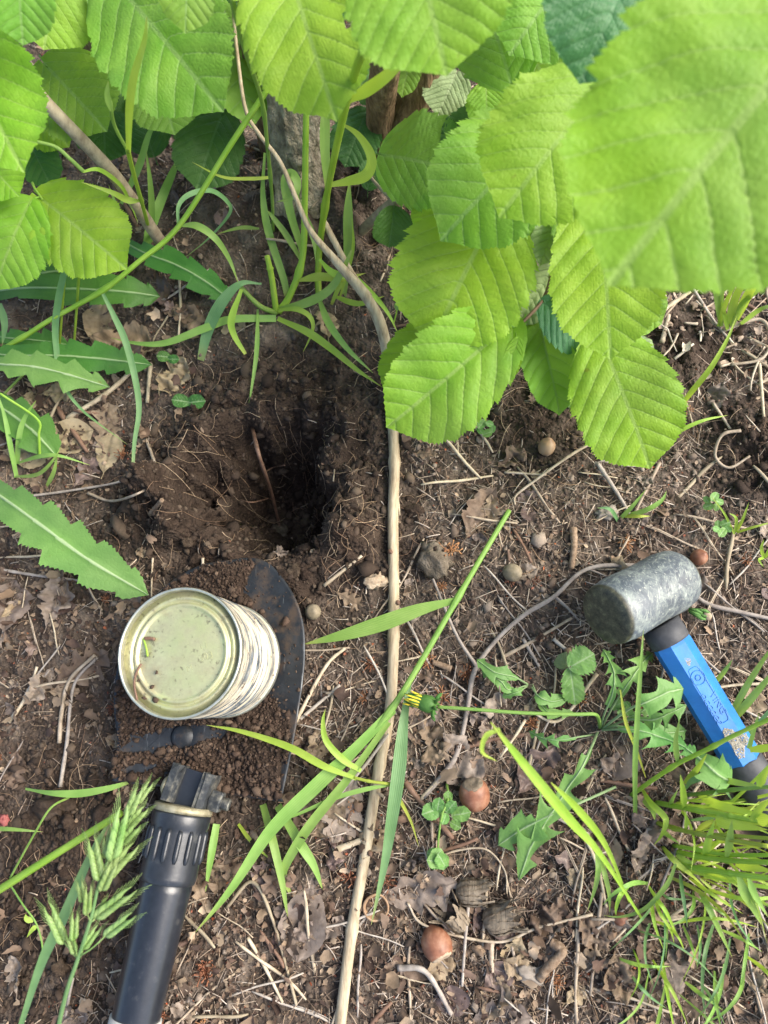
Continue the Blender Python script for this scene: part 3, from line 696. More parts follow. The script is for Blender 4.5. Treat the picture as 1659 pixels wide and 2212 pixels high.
def clod_d(px, py, x, y):
    r = hole_rho(x, y); return np.clip(dugmask(x, y), 0, 1)*np.where(px > 900, .12, 1)
scatter_things(110, 'soil_clod', cp, 'dark dug soil clod {l}', 'clod', 'soil clods', clod_d, .15, .65, 25, up=.001, zone=(230, 830, 860, 1290))
scatter_things(60, 'soil_clod', cp, 'stray dark soil clod among litter {l}', 'clod', 'stray soil clods', clod_d, .35, .9, 20, up=.001)

# single sticks and stalks one can pick out
def stick(pts, wpx, mt, label, name='dry_stalk', cat='stalk', taper=(1, .7), branches=(), group=None, sides=6, absz=False):
    P = absw(pts) if absz else polyw(pts); c = cr(P, max(8, len(pts)*7)); s = pxs(c[len(c)//2])
    k = np.linspace(0, 1, len(c)); r = wpx*s*.5*(taper[0]*(1-k)+taper[1]*k)*(1 + .08*np.sin(k*31+wpx))
    parts = [tube(c, r, sides)]
    for b in branches:
        Q = cr((absw if absz else polyw)(b[0]), 10); parts.append(tube(Q, np.linspace(1, .6, 10)*b[1]*s*.5, 5))
    V, F = merge(*parts)
    return emit(name, V, F, M[mt], loc=P[0], label=label, cat=cat, group=group)
stick([(1680,1340,4),(1600,1322,5),(1520,1300,4),(1440,1235,3),(1345,1221,5),(1262,1232,8),(1195,1290,8),(1130,1330,6),(1070,1385,5),(1025,1450,5),(1010,1530,5),(995,1600,4),(975,1650,3),(915,1722,2)], 11, 'straw_gr',
      'long grey forked dry stem running from under the mallet head to the nuts', 'dry_twig', 'twig', (.8, 1.1),
      [([(1200,1290,8),(1225,1312,6),(1250,1340,3)], 7), ([(1030,1440,5),(985,1370,8),(935,1250,10)], 9), ([(1270,1228,7),(1310,1245,4)], 6)])
stick([(1285,953,6),(1230,985,6),(1160,1035,6),(1115,1070,4),(1112,1090,2)], 7, 'straw', 'thin pale bent straw below the broad toothed hazel leaf tip')
stick([(1090,1020,3),(1180,1026,3)], 6, 'straw', 'short straight straw beside the thin bent straw below the pale nut')
stick([(325,785,3),(318,870,3)], 11, 'twig', 'stubby brown twig next to the crumpled balled leaf', 'twig_piece', 'twig')
stick([(545,925,2),(560,985,-2),(585,1060,2),(600,1120,3),(606,1145,4)], 9, 'redtwig', 'brown root standing across the dug hole', 'root', 'root', (1, .7), [([(572,1020,0),(590,1010,6),(615,1005,8)], 3), ([(585,1075,2),(545,1085,2),(515,1078,3)], 3)])
stick([(720,938,3),(715,980,0),(722,1010,-1),(720,1040,1)], 5, 'twig', 'pale thin root hanging on the right wall of the hole', 'root', 'root')
stick([(470,948,3),(445,965,4),(425,985,3)], 7, 'straw_gr', 'frayed grey root end on the left lip of the hole', 'root', 'root', (1, .4), [([(445,965,4),(470,955,5),(485,948,4)], 3), ([(440,970,4),(465,968,4)], 2), ([(430,980,4),(420,960,5)], 2)])
stick([(330,1205,4),(328,1240,3),(327,1290,4)], 5, 'straw', 'thin upright straw stuck in soil behind the can')
stick([(700,1265,3),(782,1200,3)], 9, 'straw', 'light straw on the soil between the spade tip and the bare shoot')
stick([(438,1205,4),(438,1262,6)], 7, 'straw', 'short straw standing behind the can rim')
stick([(130,1700,3),(145,1600,3),(160,1480,5),(210,1420,4)], 9, 'straw_gr', 'bent greyish stalk lying left of the can')
stick([(128,1605,2),(133,1540,4),(150,1470,6),(205,1415,8)], 10, 'straw', 'stout curved straw stalk arching beside the can')
stick([(20,1560,2),(60,1500,3),(80,1440,3)], 9, 'straw', 'pale broken stalk leaning on the brown oak leaf')
stick([(0,1230,3),(80,1243,3),(180,1255,3)], 8, 'straw_gr', 'straight grey stalk under the spiny toothed leaf')
stick([(300,918,3),(320,960,3),(340,1018,3)], 9, 'straw', 'pale straw stalk pointing at the hole from the toothed leaves')
stick([(145,905,3),(230,850,5),(285,800,4),(310,770,3)], 12, 'straw', 'flat pale straw under the tip of the lobed weed leaf')
stick([(60,1072,3),(150,1060,4),(260,1040,4),(300,1010,3)], 6, 'straw_gr', 'long wiry dry stem above the spiny toothed leaf')
stick([(365,1025,4),(300,1065,6),(240,1082,5),(190,1065,4)], 7, 'straw', 'curved pale straw on the left soil heap', taper=(.6, 1))
stick([(625,1585,2),(700,1445,4),(745,1400,4)], 10, 'straw', 'stout pale straw stalk beside the right edge of the spade blade')
stick([(640,1560,2),(735,1480,4)], 9, 'straw_gr', 'grey straw crossing beside the spade blade edge')
stick([(490,1960,2),(545,1905,4),(590,1990,4),(640,2170,3)], 9, 'twig', 'angled brown twig lying between the spade handle and the shoot', 'twig_piece', 'twig')
stick([(535,2025,3),(570,2085,3),(610,2165,3)], 9, 'straw', 'pale straw beside the angled twig')
stick([(860,2090,4),(920,2100,8),(975,2190,3)], 14, 'straw_gr', 'thick arched grey stem below the shiny reddish nut')
stick([(880,1950,4),(920,2000,5),(1070,2035,6),(1160,2005,6),(1280,1975,4)], 8, 'straw', 'bent pale grass straw pinning down the hazel husks', taper=(.7, .8))
stick([(1060,2030,3),(1062,2100,3)], 16, 'straw', 'thick broken straw below the hazel husks')
stick([(1105,2040,3),(1120,2110,3)], 9, 'straw', 'short straw next to the thick broken straw')
stick([(1012,1950,6),(1005,2030,6),(998,2130,4)], 9, 'straw_gr', 'dark grey thin stick standing between the husks and the reddish nut')
stick([(930,1860,3),(985,1838,5),(1050,1835,7),(1090,1880,6),(1095,1930,4)], 5, 'straw', 'wiry curved stem looping over the bare soil beside the sagittate leaf')
stick([(908,1728,2),(970,1660,4)], 10, 'straw', 'split pale stalk above the leafy weed')
stick([(1150,1540,6),(1210,1555,5),(1290,1455,6)], 9, 'straw', 'smooth pale straw lying left of the dandelion root', taper=(.7, 1))
stick([(1195,1380,3),(1260,1435,4)], 9, 'straw_gr', 'grey straw near the mallet face')
stick([(1130,1380,4),(1165,1440,3)], 9, 'straw_gr', 'dark grey split straw left of the mallet face')
stick([(1085,1420,3),(1150,1385,4),(1235,1335,4)], 9, 'straw', 'light straw stalk leading to the mallet face')
stick([(720,1838,3),(820,1800,5)], 16, 'straw', 'split flat stick propped on the dark leaf scrap beside the shoot')
stick([(1390,700,4),(1490,630,8)], 13, 'straw', 'stout pale stalk beside the leaf clump on the sunlit soil')
stick([(1430,740,3),(1445,680,4)], 12, 'straw', 'short pale stalk standing by the stout pale stalk')
stick([(1495,620,5),(1540,690,4),(1580,740,3)], 7, 'straw_gr', 'thin grey stem in front of the sunlit grass clump')
stick([(1540,870,3),(1600,960,3)], 7, 'straw', 'thin straw on dark soil right of the hazel leaf')
stick([(1640,780,3),(1650,900,3)], 8, 'straw', 'upright straw on the sunlit soil')
stick([(1600,930,3),(1560,940,6),(1545,985,5),(1575,1010,4),(1620,985,3)], 8, 'straw', 'flat dry blade curled into a ring on the sunlit soil', 'dry_grass', 'dry grass')
stick([(1560,715,4),(1640,690,9),(1665,730,9),(1645,775,6),(1580,788,4)], 9, 'straw', 'looped tan dry grass blade at the sunlit grass clump', 'dry_grass', 'dry grass')
stick([(1290,1000,3),(1330,1060,4),(1360,1110,3)], 10, 'straw_gr', 'grey stalk below the hanging hazel leaf tip')
stick([(1425,1000,3),(1370,1110,4)], 9, 'straw', 'pale straw crossing the tiny grass sprout')
stick([(1455,1600,4),(1500,1700,3)], 5, 'straw', 'fine straw among the dandelion leaves')
stick([(1255,1790,4),(1290,1870,5),(1310,1960,3)], 9, 'straw', 'crooked pale stalk beside the ragged grey leaf')
stick([(1290,2015,3),(1300,1930,4),(1275,2150,3)], 9, 'straw', 'forked pale root stalk under the thin blades')
stick([(1470,1325,30),(1478,1390,36),(1510,1450,36),(1505,1540,24)], 4, 'redtwig', 'thin reddish dry stem lying across the blue handle', absz=True)
stick([(1325,2125,3),(1405,2050,4)], 6, 'redtwig', 'thin dark twig under trailing blades', 'twig_piece', 'twig')
stick([(1190,2035,4),(1215,2055,6),(1180,2095,6),(1165,2115,3)], 22, 'catkin', 'scaly bent catkin near the bottom litter', 'catkin', 'catkin', (1, .9))
stick([(1238,1140,4),(1240,1180,4),(1234,1228,3)], 18, 'catkin', 'straight brown scaly catkin on the soil behind the mallet face', 'catkin', 'catkin', (1, .7))
stick([(1225,1400,3),(1232,1425,3)], 22, 'catkin', 'short plump catkin beside the bramble seedling', 'catkin', 'catkin', (.8, .8))
stick([(935,1430,3),(975,1445,4)], 20, 'catkin', 'small dark cone scale cluster by the slanting grass stalk', 'catkin', 'catkin', (.6, .8))
stick([(325,1110,4),(350,1080,5)], 16, 'catkin', 'pale catkin on the left soil heap', 'catkin', 'catkin', (.8, .6))

# ------------------------------------------------------------------ folding spade
def blade_material():
    m, t, p, out = nodes('spade steel')
    v = objvec(t); v2 = objvec(t, (260, 26, 60))
    sc = noise_n(t, 1.0, 3, .7, v2); dirt = noise_n(t, 38, 5, .7, v)
    c = ramp(t, noise_n(t, 70, 4, .6, v), [(.3, (.012, .014, .017)), (.7, (.032, .037, .043))])
    c = mixc(t, ramp(t, sc, [(.62, (0, 0, 0)), (.72, (1, 1, 1))]), c, (.17, .18, .18))
    c = mixc(t, ramp(t, dirt, [(.50, (0, 0, 0)), (.63, (1, 1, 1))]), c, (.075, .052, .036))
    t.links.new(c, p.inputs['Base Color']); p.inputs['Metallic'].default_value = .35
    t.links.new(rng(t, dirt, .25, .75), p.inputs['Roughness']); bump(t, p, noise_n(t, 260, 4, .6, v), .35, .0005)
    return m
M['steel'] = blade_material()
M['blk_metal'] = plain('black worn metal', [(.25, (.016, .018, .020)), (.48, (.050, .054, .056)), (.68, (.21, .20, .165))], 150, .48, 320, .5, .0006, .5, .4)
M['blk_plastic'] = plain('black dusty plastic', [(.25, (.010, .012, .015)), (.6, (.020, .023, .029)), (.80, (.09, .09, .085))], 120, .34, 380, .25, .0003, .55)
M['tube_paint'] = plain('black painted tube', [(.25, (.008, .010, .014)), (.60, (.014, .017, .023)), (.74, (.045, .045, .045)), (.80, (.20, .20, .18))], 210, .30, 420, .2, .0003, .6)
M['ring_metal'] = plain('dusty washer', [(.3, (.20, .17, .09)), (.7, (.42, .38, .26))], 220, .5, 400, .5, .0005, .5, .5)
M['grey_pl'] = plain('grey end section', [(.3, (.35, .34, .32)), (.7, (.50, .49, .46))], 120, .6, 300, .3, .0004)

BZ = 0.013
def blade_pt(px, py): return at(px, py, BZ)
sp_root = thing('folding_spade', 'black folding spade with pointed blade, ribbed collar and tube handle lying on soil', 'spade', onground(430, 1600))
outl = cr(np.array([blade_pt(*p) for p in BLADE_PX] + [blade_pt(*BLADE_PX[0])]), 110)[:-1]
cen = outl.mean(0); rings = []
A0 = blade_pt(410, 1690); A1 = blade_pt(510, 1205); AX = norm(A1 - A0); SD = norm(np.cross(AX, [0, 0, 1]))
def blade_z(P):
    s = (P - A0) @ SD; l = (P - A0) @ AX
    return 0.006*(s/.055)**2 + .0035*np.exp(-((s/.009)**2))*sstep(.11, .0, l) - .002*sstep(.09, .15, l)
for f in (1.0, .975, .9, .75, .55, .3, .08):
    r_ = cen + (outl - cen)*f; r_[:, 2] = BZ + blade_z(r_) - .004; rings.append(r_)
top = np.vstack(rings); n_o = len(outl); nr = len(rings)
F = []
for k in range(nr-1):
    for j in range(n_o): F.append((k*n_o+j, k*n_o+(j+1) % n_o, (k+1)*n_o+(j+1) % n_o, (k+1)*n_o+j))
F.append(tuple((nr-1)*n_o + j for j in range(n_o)))
bot = top - [0, 0, .0017]; nb = len(top); F2 = [tuple(i+nb for i in f)[::-1] for f in F]
side = [(j, nb+j, nb+(j+1) % n_o, (j+1) % n_o) for j in range(n_o)]
blade = emit('blade', np.vstack([top, bot]), F + F2 + side, M['steel'], sp_root)
# rivet boss on the blade
bp = blade_pt(392, 1592)
V, F = lathe([(.0001, .0035), (.0045, .0032), (.007, .0015), (.0085, 0)], 20); bpz = BZ - .004 + float(blade_z(bp[None])[0])
emit('rivet_boss', V + [bp[0], bp[1], bpz], F, M['steel'], blade)

# handle axis
def hpt(px, py, z): return at(px, py, z)
H0 = hpt(423, 1672, .020); H1 = hpt(395, 1752, .0225); H2 = hpt(365, 1902, .0215); H3 = hpt(292, 2207, .034)
HA = norm(H3 - H1); Hup = norm(np.array([0, 0, 1.0]) - HA*HA[2]); Hs = np.cross(HA, Hup)     # side
s1 = pxs(H1)
def along(o, prof, sides=40, A=None):
    A = HA if A is None else A
    V, F = lathe(prof, sides); fr = (np.asarray(o), np.stack([Hs, Hup, A], 0)); return place(V, fr), F
Rc = 62*s1; Lc = np.linalg.norm(H2 - H1)
V, F = along(H1, [(Rc*.6, -.0035), (Rc*1.0, -.0035), (Rc*1.02, -.001), (Rc*1.0, .0005), (Rc*.6, .0005)])
emit('washer', V, F, M['ring_metal'], sp_root)
V, F = along(H1, [(Rc*.7, .0008), (Rc*.985, .0008), (Rc*1.0, .002), (Rc*1.0, .0075), (Rc*.965, .009), (Rc*.955, .011), (Rc*.955, Lc-.004), (Rc*.94, Lc-.001), (Rc*.85, Lc)], 64)
collar = emit('collar', V, F, M['blk_plastic'], sp_root)
for k in range(16):
    a = 2*math.pi*k/16; d = Hs*math.cos(a) + Hup*math.sin(a); tdir = np.cross(HA, d)
    g = np.linspace(0, 1, 9); P0 = H1 + d*Rc*.958
    pts = [P0 + HA*(.0095 + (Lc-.022)*u) for u in g]
    V, F = tube(np.array(pts), np.array([.0010, .0015, .0016, .0016, .0016, .0016, .0016, .0015, .0008])*1.05, 8)
    emit('rib', V, F, M['blk_plastic'], collar)
Rt = 53*s1; Lt = np.linalg.norm(H3 - H1)
V, F = along(H1, [(Rt*.5, Lc-.006), (Rt*1.03, Lc-.004), (Rt*1.03, Lc+.004), (Rt, Lc+.007), (Rt*.90, Lt-.002), (Rt*.87, Lt), (Rt*.7, Lt)], 56)
emit('handle_tube', V, F, M['tube_paint'], sp_root)
V, F = along(H1, [(Rt*.7, Lt-.002), (Rt*.97, Lt-.002), (Rt*.97, Lt+.004), (Rt*.92, Lt+.006), (Rt*.92, Lt+.07), (Rt*.8, Lt+.075)], 48)
emit('handle_section', V, F, M['grey_pl'], sp_root)
# hinge bracket: floor plate, two bent cheeks and the bolt
BA = norm(H1 - H0); Bu = norm(np.array([0, 0, 1.0]) - BA*BA[2]); Bs = np.cross(BA, Bu)
Lb = np.linalg.norm(H1 - H0); fb = (H0, np.stack([Bs, Bu, BA], 0)); wb = 49*s1
V, F = box((-wb*.55, -.006, -.002), (wb*.55, .0035, Lb)); emit('hinge_plate', place(V, fb), F, M['tube_paint'], sp_root, smooth=False)
for sg in (-1, 1):
    prof = [(.42, -.004), (.43, .0070), (.47, .0082), (.60, .0082), (.66, .0096), (.96, .0090), (1.03, .006), (1.04, -.007), (.95, -.007), (.94, .0045), (.88, .0062), (.70, .0068), (.64, .005), (.53, .0048), (.52, -.004)]
    pp = np.array([(sg*a*wb, b) for a, b in prof]); nP = len(pp); zs = np.linspace(-.003, Lb-.0034, 6)
    V = np.array([(p[0], p[1] - .0015*(k == 0)*(i % 3), z) for k, z in enumerate(zs) for i, p in enumerate(pp)]); F = [tuple(f) for f in grid_faces(6, nP, True)] + [tuple(range(nP)), tuple(range(5*nP, 6*nP))[::-1]]
    emit('hinge_cheek', place(V, fb), F, M['blk_metal'], sp_root, smooth=False)
bolt_o = H0 + BA*(Lb*.50) + Bu*.001
def crosslathe(prof, sides, off): 
    V, F = lathe(prof, sides); return place(V, (bolt_o + Bs*off, np.stack([Bu, BA, Bs], 0))), F
sgn = 1 if (Bs @ RT) > 0 else -1
V, F = crosslathe([(.0001, 0), (.0062, 0), (.0068, .0008), (.0068, .0068), (.0060, .0078), (.0038, .0078)], 6, sgn*wb*1.03) if sgn > 0 else crosslathe([(.0038, -.0078), (.0060, -.0078), (.0068, -.0068), (.0068, -.0008), (.0062, 0), (.0001, 0)], 6, sgn*wb*1.03)
nut_ = emit('bolt_nut', V, F, M['blk_metal'], sp_root, smooth=False)
th = []
for k in range(9): th += [(.0032, .007+k*.0006), (.0038, .0073+k*.0006)]
th = [(.0001, .007)] + th + [(.0030, .0128), (.0001, .0129)]
th = [(a, sgn*b) for a, b in th]
V, F = crosslathe(th, 18, sgn*wb*1.03); emit('bolt_thread', V, F, M['blk_metal'], nut_)
V, F = crosslathe([(.0001, -sgn*.0035), (.004, -sgn*.003), (.0066, -sgn*.001), (.0068, 0), (.0001, 0)], 20, -sgn*wb*1.02); emit('bolt_head', V, F, M['ring_metal'], sp_root)

# loose earth lying on the blade
n = 23000; px = RNG.uniform(235, 670, n); py = RNG.uniform(1195, 1735, n)
k = in_poly(px, py, [((p[0]-455)*.985+455, (p[1]-1470)*.985+1470) for p in BLADE_PX])
def bare(px, py):
    m = np.ones(len(px))
    for cx, cy, rx, ry, a in ((600, 1310, 58, 110, -.35), (632, 1430, 60, 130, 0), (565, 1245, 34, 55, -.5), (385, 1590, 105, 24, .12), (300, 1612, 45, 14, .2), (345, 1600, 30, 16, 0), (520, 1480, 40, 60, 0), (640, 1560, 14, 90, .1), (618, 1690, 10, 50, .1), (300, 1660, 40, 10, .1)):
        dx = (px-cx)*math.cos(a) - (py-cy)*math.sin(a); dy = (px-cx)*math.sin(a) + (py-cy)*math.cos(a)
        m = np.minimum(m, sstep(.75, 1.3, np.sqrt((dx/rx)**2 + (dy/ry)**2) + .35*vnoise(px/14, py/14, 71)))
    return m
m_ = bare(px, py); k &= RNG.uniform(0, 1, n) < .03 + .97*m_
px, py, m_ = px[k], py[k], m_[k]
Pb = np.array([at(a, b, BZ) for a, b in zip(px, py)]); bzz = BZ - .004 + blade_z(Pb)
size = np.clip(np.exp(RNG.normal(math.log(.00062), .6, len(px))), .0003, .0034)
pile = (.0042*np.clip(fbm(Pb[:, 0]*45, Pb[:, 1]*45, 2, 91)+.55, 0, 2) + .006*np.exp(-(((px-490)/50)**2+((py-1235)/45)**2)) + .005*np.exp(-(((px-540)/70)**2+((py-1640)/50)**2)))*m_
V, F, C = crumbs(Pb[:, 0], Pb[:, 1], bzz + pile*RNG.uniform(.25, 1, len(px)) + size*.3, size, pick(len(px), [(.034, .021, .014), (.060, .038, .026), (.045, .028, .019), (.085, .058, .040)]))
emit('loose_earth', V, F, M['crumb'], loc=(0, 0, 0), attrs={'col': C}, smooth=False, kind='stuff', label='loose dark earth crumbs heaped on the black spade blade', cat='soil')
# the bed of that earth, a lumpy sheet below the crumbs
nx, ny = 110, 130; qx, qy = np.meshgrid(np.linspace(240, 665, nx), np.linspace(1198, 1735, ny))
Pq = np.array([at(a, b, BZ) for a, b in zip(qx.ravel(), qy.ravel())]); mm = bare(qx.ravel(), qy.ravel())
pl = (.0042*np.clip(fbm(Pq[:, 0]*45, Pq[:, 1]*45, 2, 91)+.55, 0, 2) + .006*np.exp(-(((qx.ravel()-490)/50)**2+((qy.ravel()-1235)/45)**2)) + .005*np.exp(-(((qx.ravel()-540)/70)**2+((qy.ravel()-1640)/50)**2)))*mm*.75
ins = in_poly(qx.ravel(), qy.ravel(), [((p[0]-455)*.965+455, (p[1]-1470)*.965+1470) for p in BLADE_PX]); pl = np.where(ins, pl + .0012*fbm(Pq[:, 0]*300, Pq[:, 1]*300, 2, 5), -.003)
Pq[:, 2] = BZ - .004 + blade_z(Pq) + np.where(mm > .25, pl, -.0012)
fa = grid_faces(ny, nx); ok = ins[fa].all(1) & (mm[fa].max(1) > .25)
emit('earth_on_blade', Pq, fa[ok], M['soil'], loc=(0, 0, 0), attrs={'dug': np.ones(len(Pq))}, kind='stuff', label='thin layer of dark earth stuck to the spade blade', cat='soil')

# ------------------------------------------------------------------ tin can
can_r = .0365
ctop = atd(386, 1409, can_r*FPX/141.0); cbase = at(489, 1426, BZ + .003)
CAX = norm(ctop - cbase); CH = float(np.linalg.norm(ctop - cbase))
cfr = (cbase, np.stack([norm(np.cross([0, 1, 0], CAX)), norm(np.cross(CAX, norm(np.cross([0, 1, 0], CAX)))), CAX], 0))
print('CAN height', CH, 'tilt', math.degrees(math.acos(CAX[2])))
def can_side():
    m, t, p, out = nodes('scratched can side')
    v = objvec(t); tc = objvec(t, (11, 11, 800)); tb = objvec(t, (26, 26, 150))
    ln = noise_n(t, 1.0, 4, .7, tc, .4); bl = noise_n(t, 1.0, 4, .65, tb)
    c = ramp(t, noise_n(t, 60, 4, .6, v), [(.3, (.45, .38, .265)), (.7, (.61, .545, .42))])
    dark = ramp(t, noise_n(t, 160, 3, .6, v), [(.3, (.045, .055, .065)), (.7, (.16, .18, .19))])
    f = math_n(t, 'ADD', ln, math_n(t, 'MULTIPLY', math_n(t, 'SUBTRACT', bl, .5), .9))
    c = mixc(t, ramp(t, f, [(.46, (0, 0, 0)), (.55, (1, 1, 1))]), c, dark)
    c = mixc(t, ramp(t, noise_n(t, 75, 3, .6, v), [(.70, (0, 0, 0)), (.76, (.8, .8, .8))]), c, (.60, .33, .16))
    c = mixc(t, ramp(t, noise_n(t, 190, 3, .6, v), [(.63, (0, 0, 0)), (.70, (.9, .9, .9))]), c, (.06, .04, .03))
    t.links.new(c, p.inputs['Base Color']); p.inputs['Roughness'].default_value = .7; p.inputs['Specular IOR Level'].default_value = .2
    bump(t, p, ln, .4, .0005); return m
def can_lid():
    m, t, p, out = nodes('dull tin lid')
    v = objvec(t)
    dirt = noise_n(t, 42, 5, .7, v); c = ramp(t, noise_n(t, 22, 4, .6, v), [(.3, (.50, .52, .25)), (.7, (.68, .66, .40))])
    c = mixc(t, math_n(t, 'MULTIPLY', ramp(t, dirt, [(.40, (0, 0, 0)), (.62, (1, 1, 1))]), .85), c, (.34, .32, .20))
    c = mixc(t, math_n(t, 'MULTIPLY', ramp(t, noise_n(t, 26, 6, .7, v), [(.52, (0, 0, 0)), (.68, (1, 1, 1))]), .6), c, (.30, .21, .12))
    c = mixc(t, ramp(t, noise_n(t, 300, 3, .6, v), [(.60, (0, 0, 0)), (.70, (.75, .75, .75))]), c, (.15, .13, .08))
    t.links.new(c, p.inputs['Base Color']); t.links.new(rng(t, dirt, .95, .25), p.inputs['Metallic'])
    t.links.new(rng(t, dirt, .22, .75), p.inputs['Roughness']); bump(t, p, noise_n(t, 60, 4, .6, v), .35, .0009); return m
M['can_side'] = can_side(); M['can_lid'] = can_lid()
M['can_rim'] = plain('tin rim', [(.3, (.45, .44, .34)), (.7, (.66, .65, .55))], 220, .33, 400, .3, .0004, .5, .8)
can = thing('tin_can', 'scratched cream tin can standing lid up on the black spade blade', 'tin can', cbase)
prof = [(can_r*.985, .004)]
for z in np.linspace(.005, CH-.005, 60):
    u = z/CH; rib = .0009*math.cos(z*2*math.pi/.0052)*(1 if .26 < u < .74 else 0); prof.append((can_r*.972 + rib, z))
V, F = lathe(prof, 96, False); body = emit('body', place(V, cfr), F, M['can_side'], can)
V, F = lathe([(can_r*.90, -.0002), (can_r*1.0, 0), (can_r*1.005, .0015), (can_r*1.0, .0038), (can_r*.972, .0046)], 96, True); emit('bottom_rim', place(V, cfr), F, M['can_rim'], can)
V, F = lathe([(can_r*.972, CH-.0052), (can_r*.992, CH-.0042), (can_r*1.003, CH-.0034), (can_r*1.004, CH-.0008), (can_r*.995, CH-.0001), (can_r*.972, CH-.0001), (can_r*.962, CH-.0010), (can_r*.955, CH-.0046)], 128, False); emit('top_rim', place(V, cfr), F, M['can_rim'], can)
lp = [(.957, -.0044), (.950, -.0049), (.900, -.0049), (.880, -.0042), (.868, -.0032), (.845, -.0029), (.825, -.0032), (.808, -.0041), (.790, -.0043), (.772, -.0036), (.758, -.0024), (.735, -.0021), (.715, -.0025), (.700, -.0034), (.680, -.0036), (.60, -.0034), (.30, -.0030), (.01, -.0029)]
V, F = lathe([(a*can_r, CH+b) for a, b in lp], 128, True); lid = emit('lid', place(V, cfr), F, M['can_lid'], can)
# faint stamped code on the lid
M['stamp'] = plain('stamped code', [(.3, (.22, .23, .12)), (.7, (.32, .33, .18))], 200, .6)
def stamp_text(txt, size, name, mt, parent, fr, ext=.0003):
    cu = bpy.data.curves.new(name, 'FONT'); cu.body = txt; cu.size = size; cu.extrude = ext; cu.resolution_u = 2
    to = bpy.data.objects.new(name, cu); SC.collection.objects.link(to); dg = bpy.context.evaluated_depsgraph_get()
    me = bpy.data.meshes.new_from_object(to.evaluated_get(dg)); bpy.data.objects.remove(to)
    co = np.empty(len(me.vertices)*3); me.vertices.foreach_get('co', co); co = co.reshape(-1, 3)
    W = place(co, fr) - root_loc(parent); me.vertices.foreach_set('co', W.astype(np.float32).ravel()); me.update()
    me.materials.clear(); me.materials.append(mt); o = bpy.data.objects.new(name, me); SC.collection.objects.link(o); o.parent = parent; return o
def on_lid(px, py, up=0.0):
    d = ray(px, py); c = cbase + CAX*(CH-.0031+up); return CAM + d*((c - CAM) @ CAX)/(d @ CAX)
def lid_frame(px, py, qx, qy):
    p = on_lid(px, py); q = on_lid(qx, qy); x = norm(q-p); y = np.cross(CAX, x); return (p, np.stack([x, y, CAX], 0))
stamp_text('1 1', .0038, 'stamped_code', M['stamp'], lid, lid_frame(432, 1403, 462, 1392), .00012)
stamp_text('303', .0056, 'stamped_code', M['stamp'], lid, lid_frame(431, 1430, 461, 1419), .00012)
stamp_text('J15', .0052, 'stamped_code', M['stamp'], lid, lid_frame(392, 1436, 424, 1424), .00012)
stamp_text('M', .0050, 'stamped_code', M['stamp'], lid, lid_frame(404, 1452, 424, 1444), .00012)
# specks lying on the lid
def lid_stick(pts, w, mt, name, label, cat, up=.0012):
    P = np.array([on_lid(a, b, up + (u if False else 0)) for a, b in pts]); V, F = tube(cr(P, 14), w, 6); return emit(name, V, F, M[mt], loc=P[0], label=label, cat=cat)
lid_stick([(305,1434), (294,1455), (290,1480), (296,1512)], .0007, 'redtwig', 'twig_piece', 'thin dark twig curving over the rim groove of the can lid', 'twig', .0018)
lid_stick([(310,1380), (316,1400), (319,1418)], .0006, 'gr_bright', 'grass_clipping', 'tiny green grass clipping lying on the can lid', 'grass')
lid_stick([(313,1379), (324,1379), (334,1381)], .0011, 'redtwig', 'bark_scrap', 'brown scrap of bark on the can lid', 'bark')
for k, (a, b, s) in enumerate([(335,1512,.0021), (312,1508,.0012), (329,1484,.0012), (338,1453,.0014), (298,1470,.0008)]):
    P = on_lid(a, b, .001); V, F, C = crumbs(P[:1], P[1:2], P[2:], np.array([s]), np.array([[.06, .038, .026]]))
    emit('soil_crumb', V, F, M['crumb'], loc=P, attrs={'col': C}, label='small soil crumb sitting on the can lid', cat='soil', group='crumbs on the can lid')

# ------------------------------------------------------------------ rubber mallet
def rubber():
    m, t, p, out = nodes('scuffed rubber')
    v = objvec(t); vs = N(t, 'ShaderNodeMapping'); vs.inputs['Rotation'].default_value = (.4, .2, .9); vs.inputs['Scale'].default_value = (900, 110, 520); t.links.new(v, vs.inputs[0])
    c = ramp(t, noise_n(t, 30, 4, .6, v), [(.3, (.045, .056, .068)), (.7, (.095, .112, .128))])
    sc = noise_n(t, 110, 8, .8, v, .6); c = mixc(t, math_n(t, 'MULTIPLY', ramp(t, sc, [(.46, (0, 0, 0)), (.62, (1, 1, 1))]), .7), c, (.27, .305, .27))
    st = noise_n(t, 1.0, 4, .7, vs.outputs[0], .5); c = mixc(t, ramp(t, st, [(.55, (0, 0, 0)), (.68, (.6, .6, .6))]), c, (.42, .45, .38))
    sc2 = noise_n(t, 420, 4, .75, v, .4); c = mixc(t, ramp(t, sc2, [(.62, (0, 0, 0)), (.70, (.9, .9, .9))]), c, (.50, .50, .42))
    c = mixc(t, attr(t, 'face'), c, ramp(t, noise_n(t, 190, 7, .8, v), [(.38, (.014, .014, .011)), (.55, (.060, .058, .034)), (.70, (.17, .16, .085))]))  # end faces: olive dust mottling, with their shade darkened into the colour
    t.links.new(c, p.inputs['Base Color']); p.inputs['Roughness'].default_value = .5
    bump(t, p, sc, .35, .0006); return m
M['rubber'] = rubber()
M['blue'] = plain('blue handle plastic', [(.2, (.012, .10, .32)), (.55, (.018, .17, .50)), (.72, (.03, .20, .52)), (.80, (.30, .36, .42))], 55, .38, 300, .2, .0003, .5, detail=7)
M['grip'] = plain('black rubber grip', [(.3, (.030, .032, .036)), (.7, (.065, .066, .070))], 150, .6, 350, .3, .0004)
M['mud'] = plain('dried mud', [(.3, (.24, .215, .165)), (.7, (.42, .39, .32))], 300, .95, 500, .9, .001, .1)
ma = at(1307, 1331, .0555); mb = at(1466, 1246, .0235)
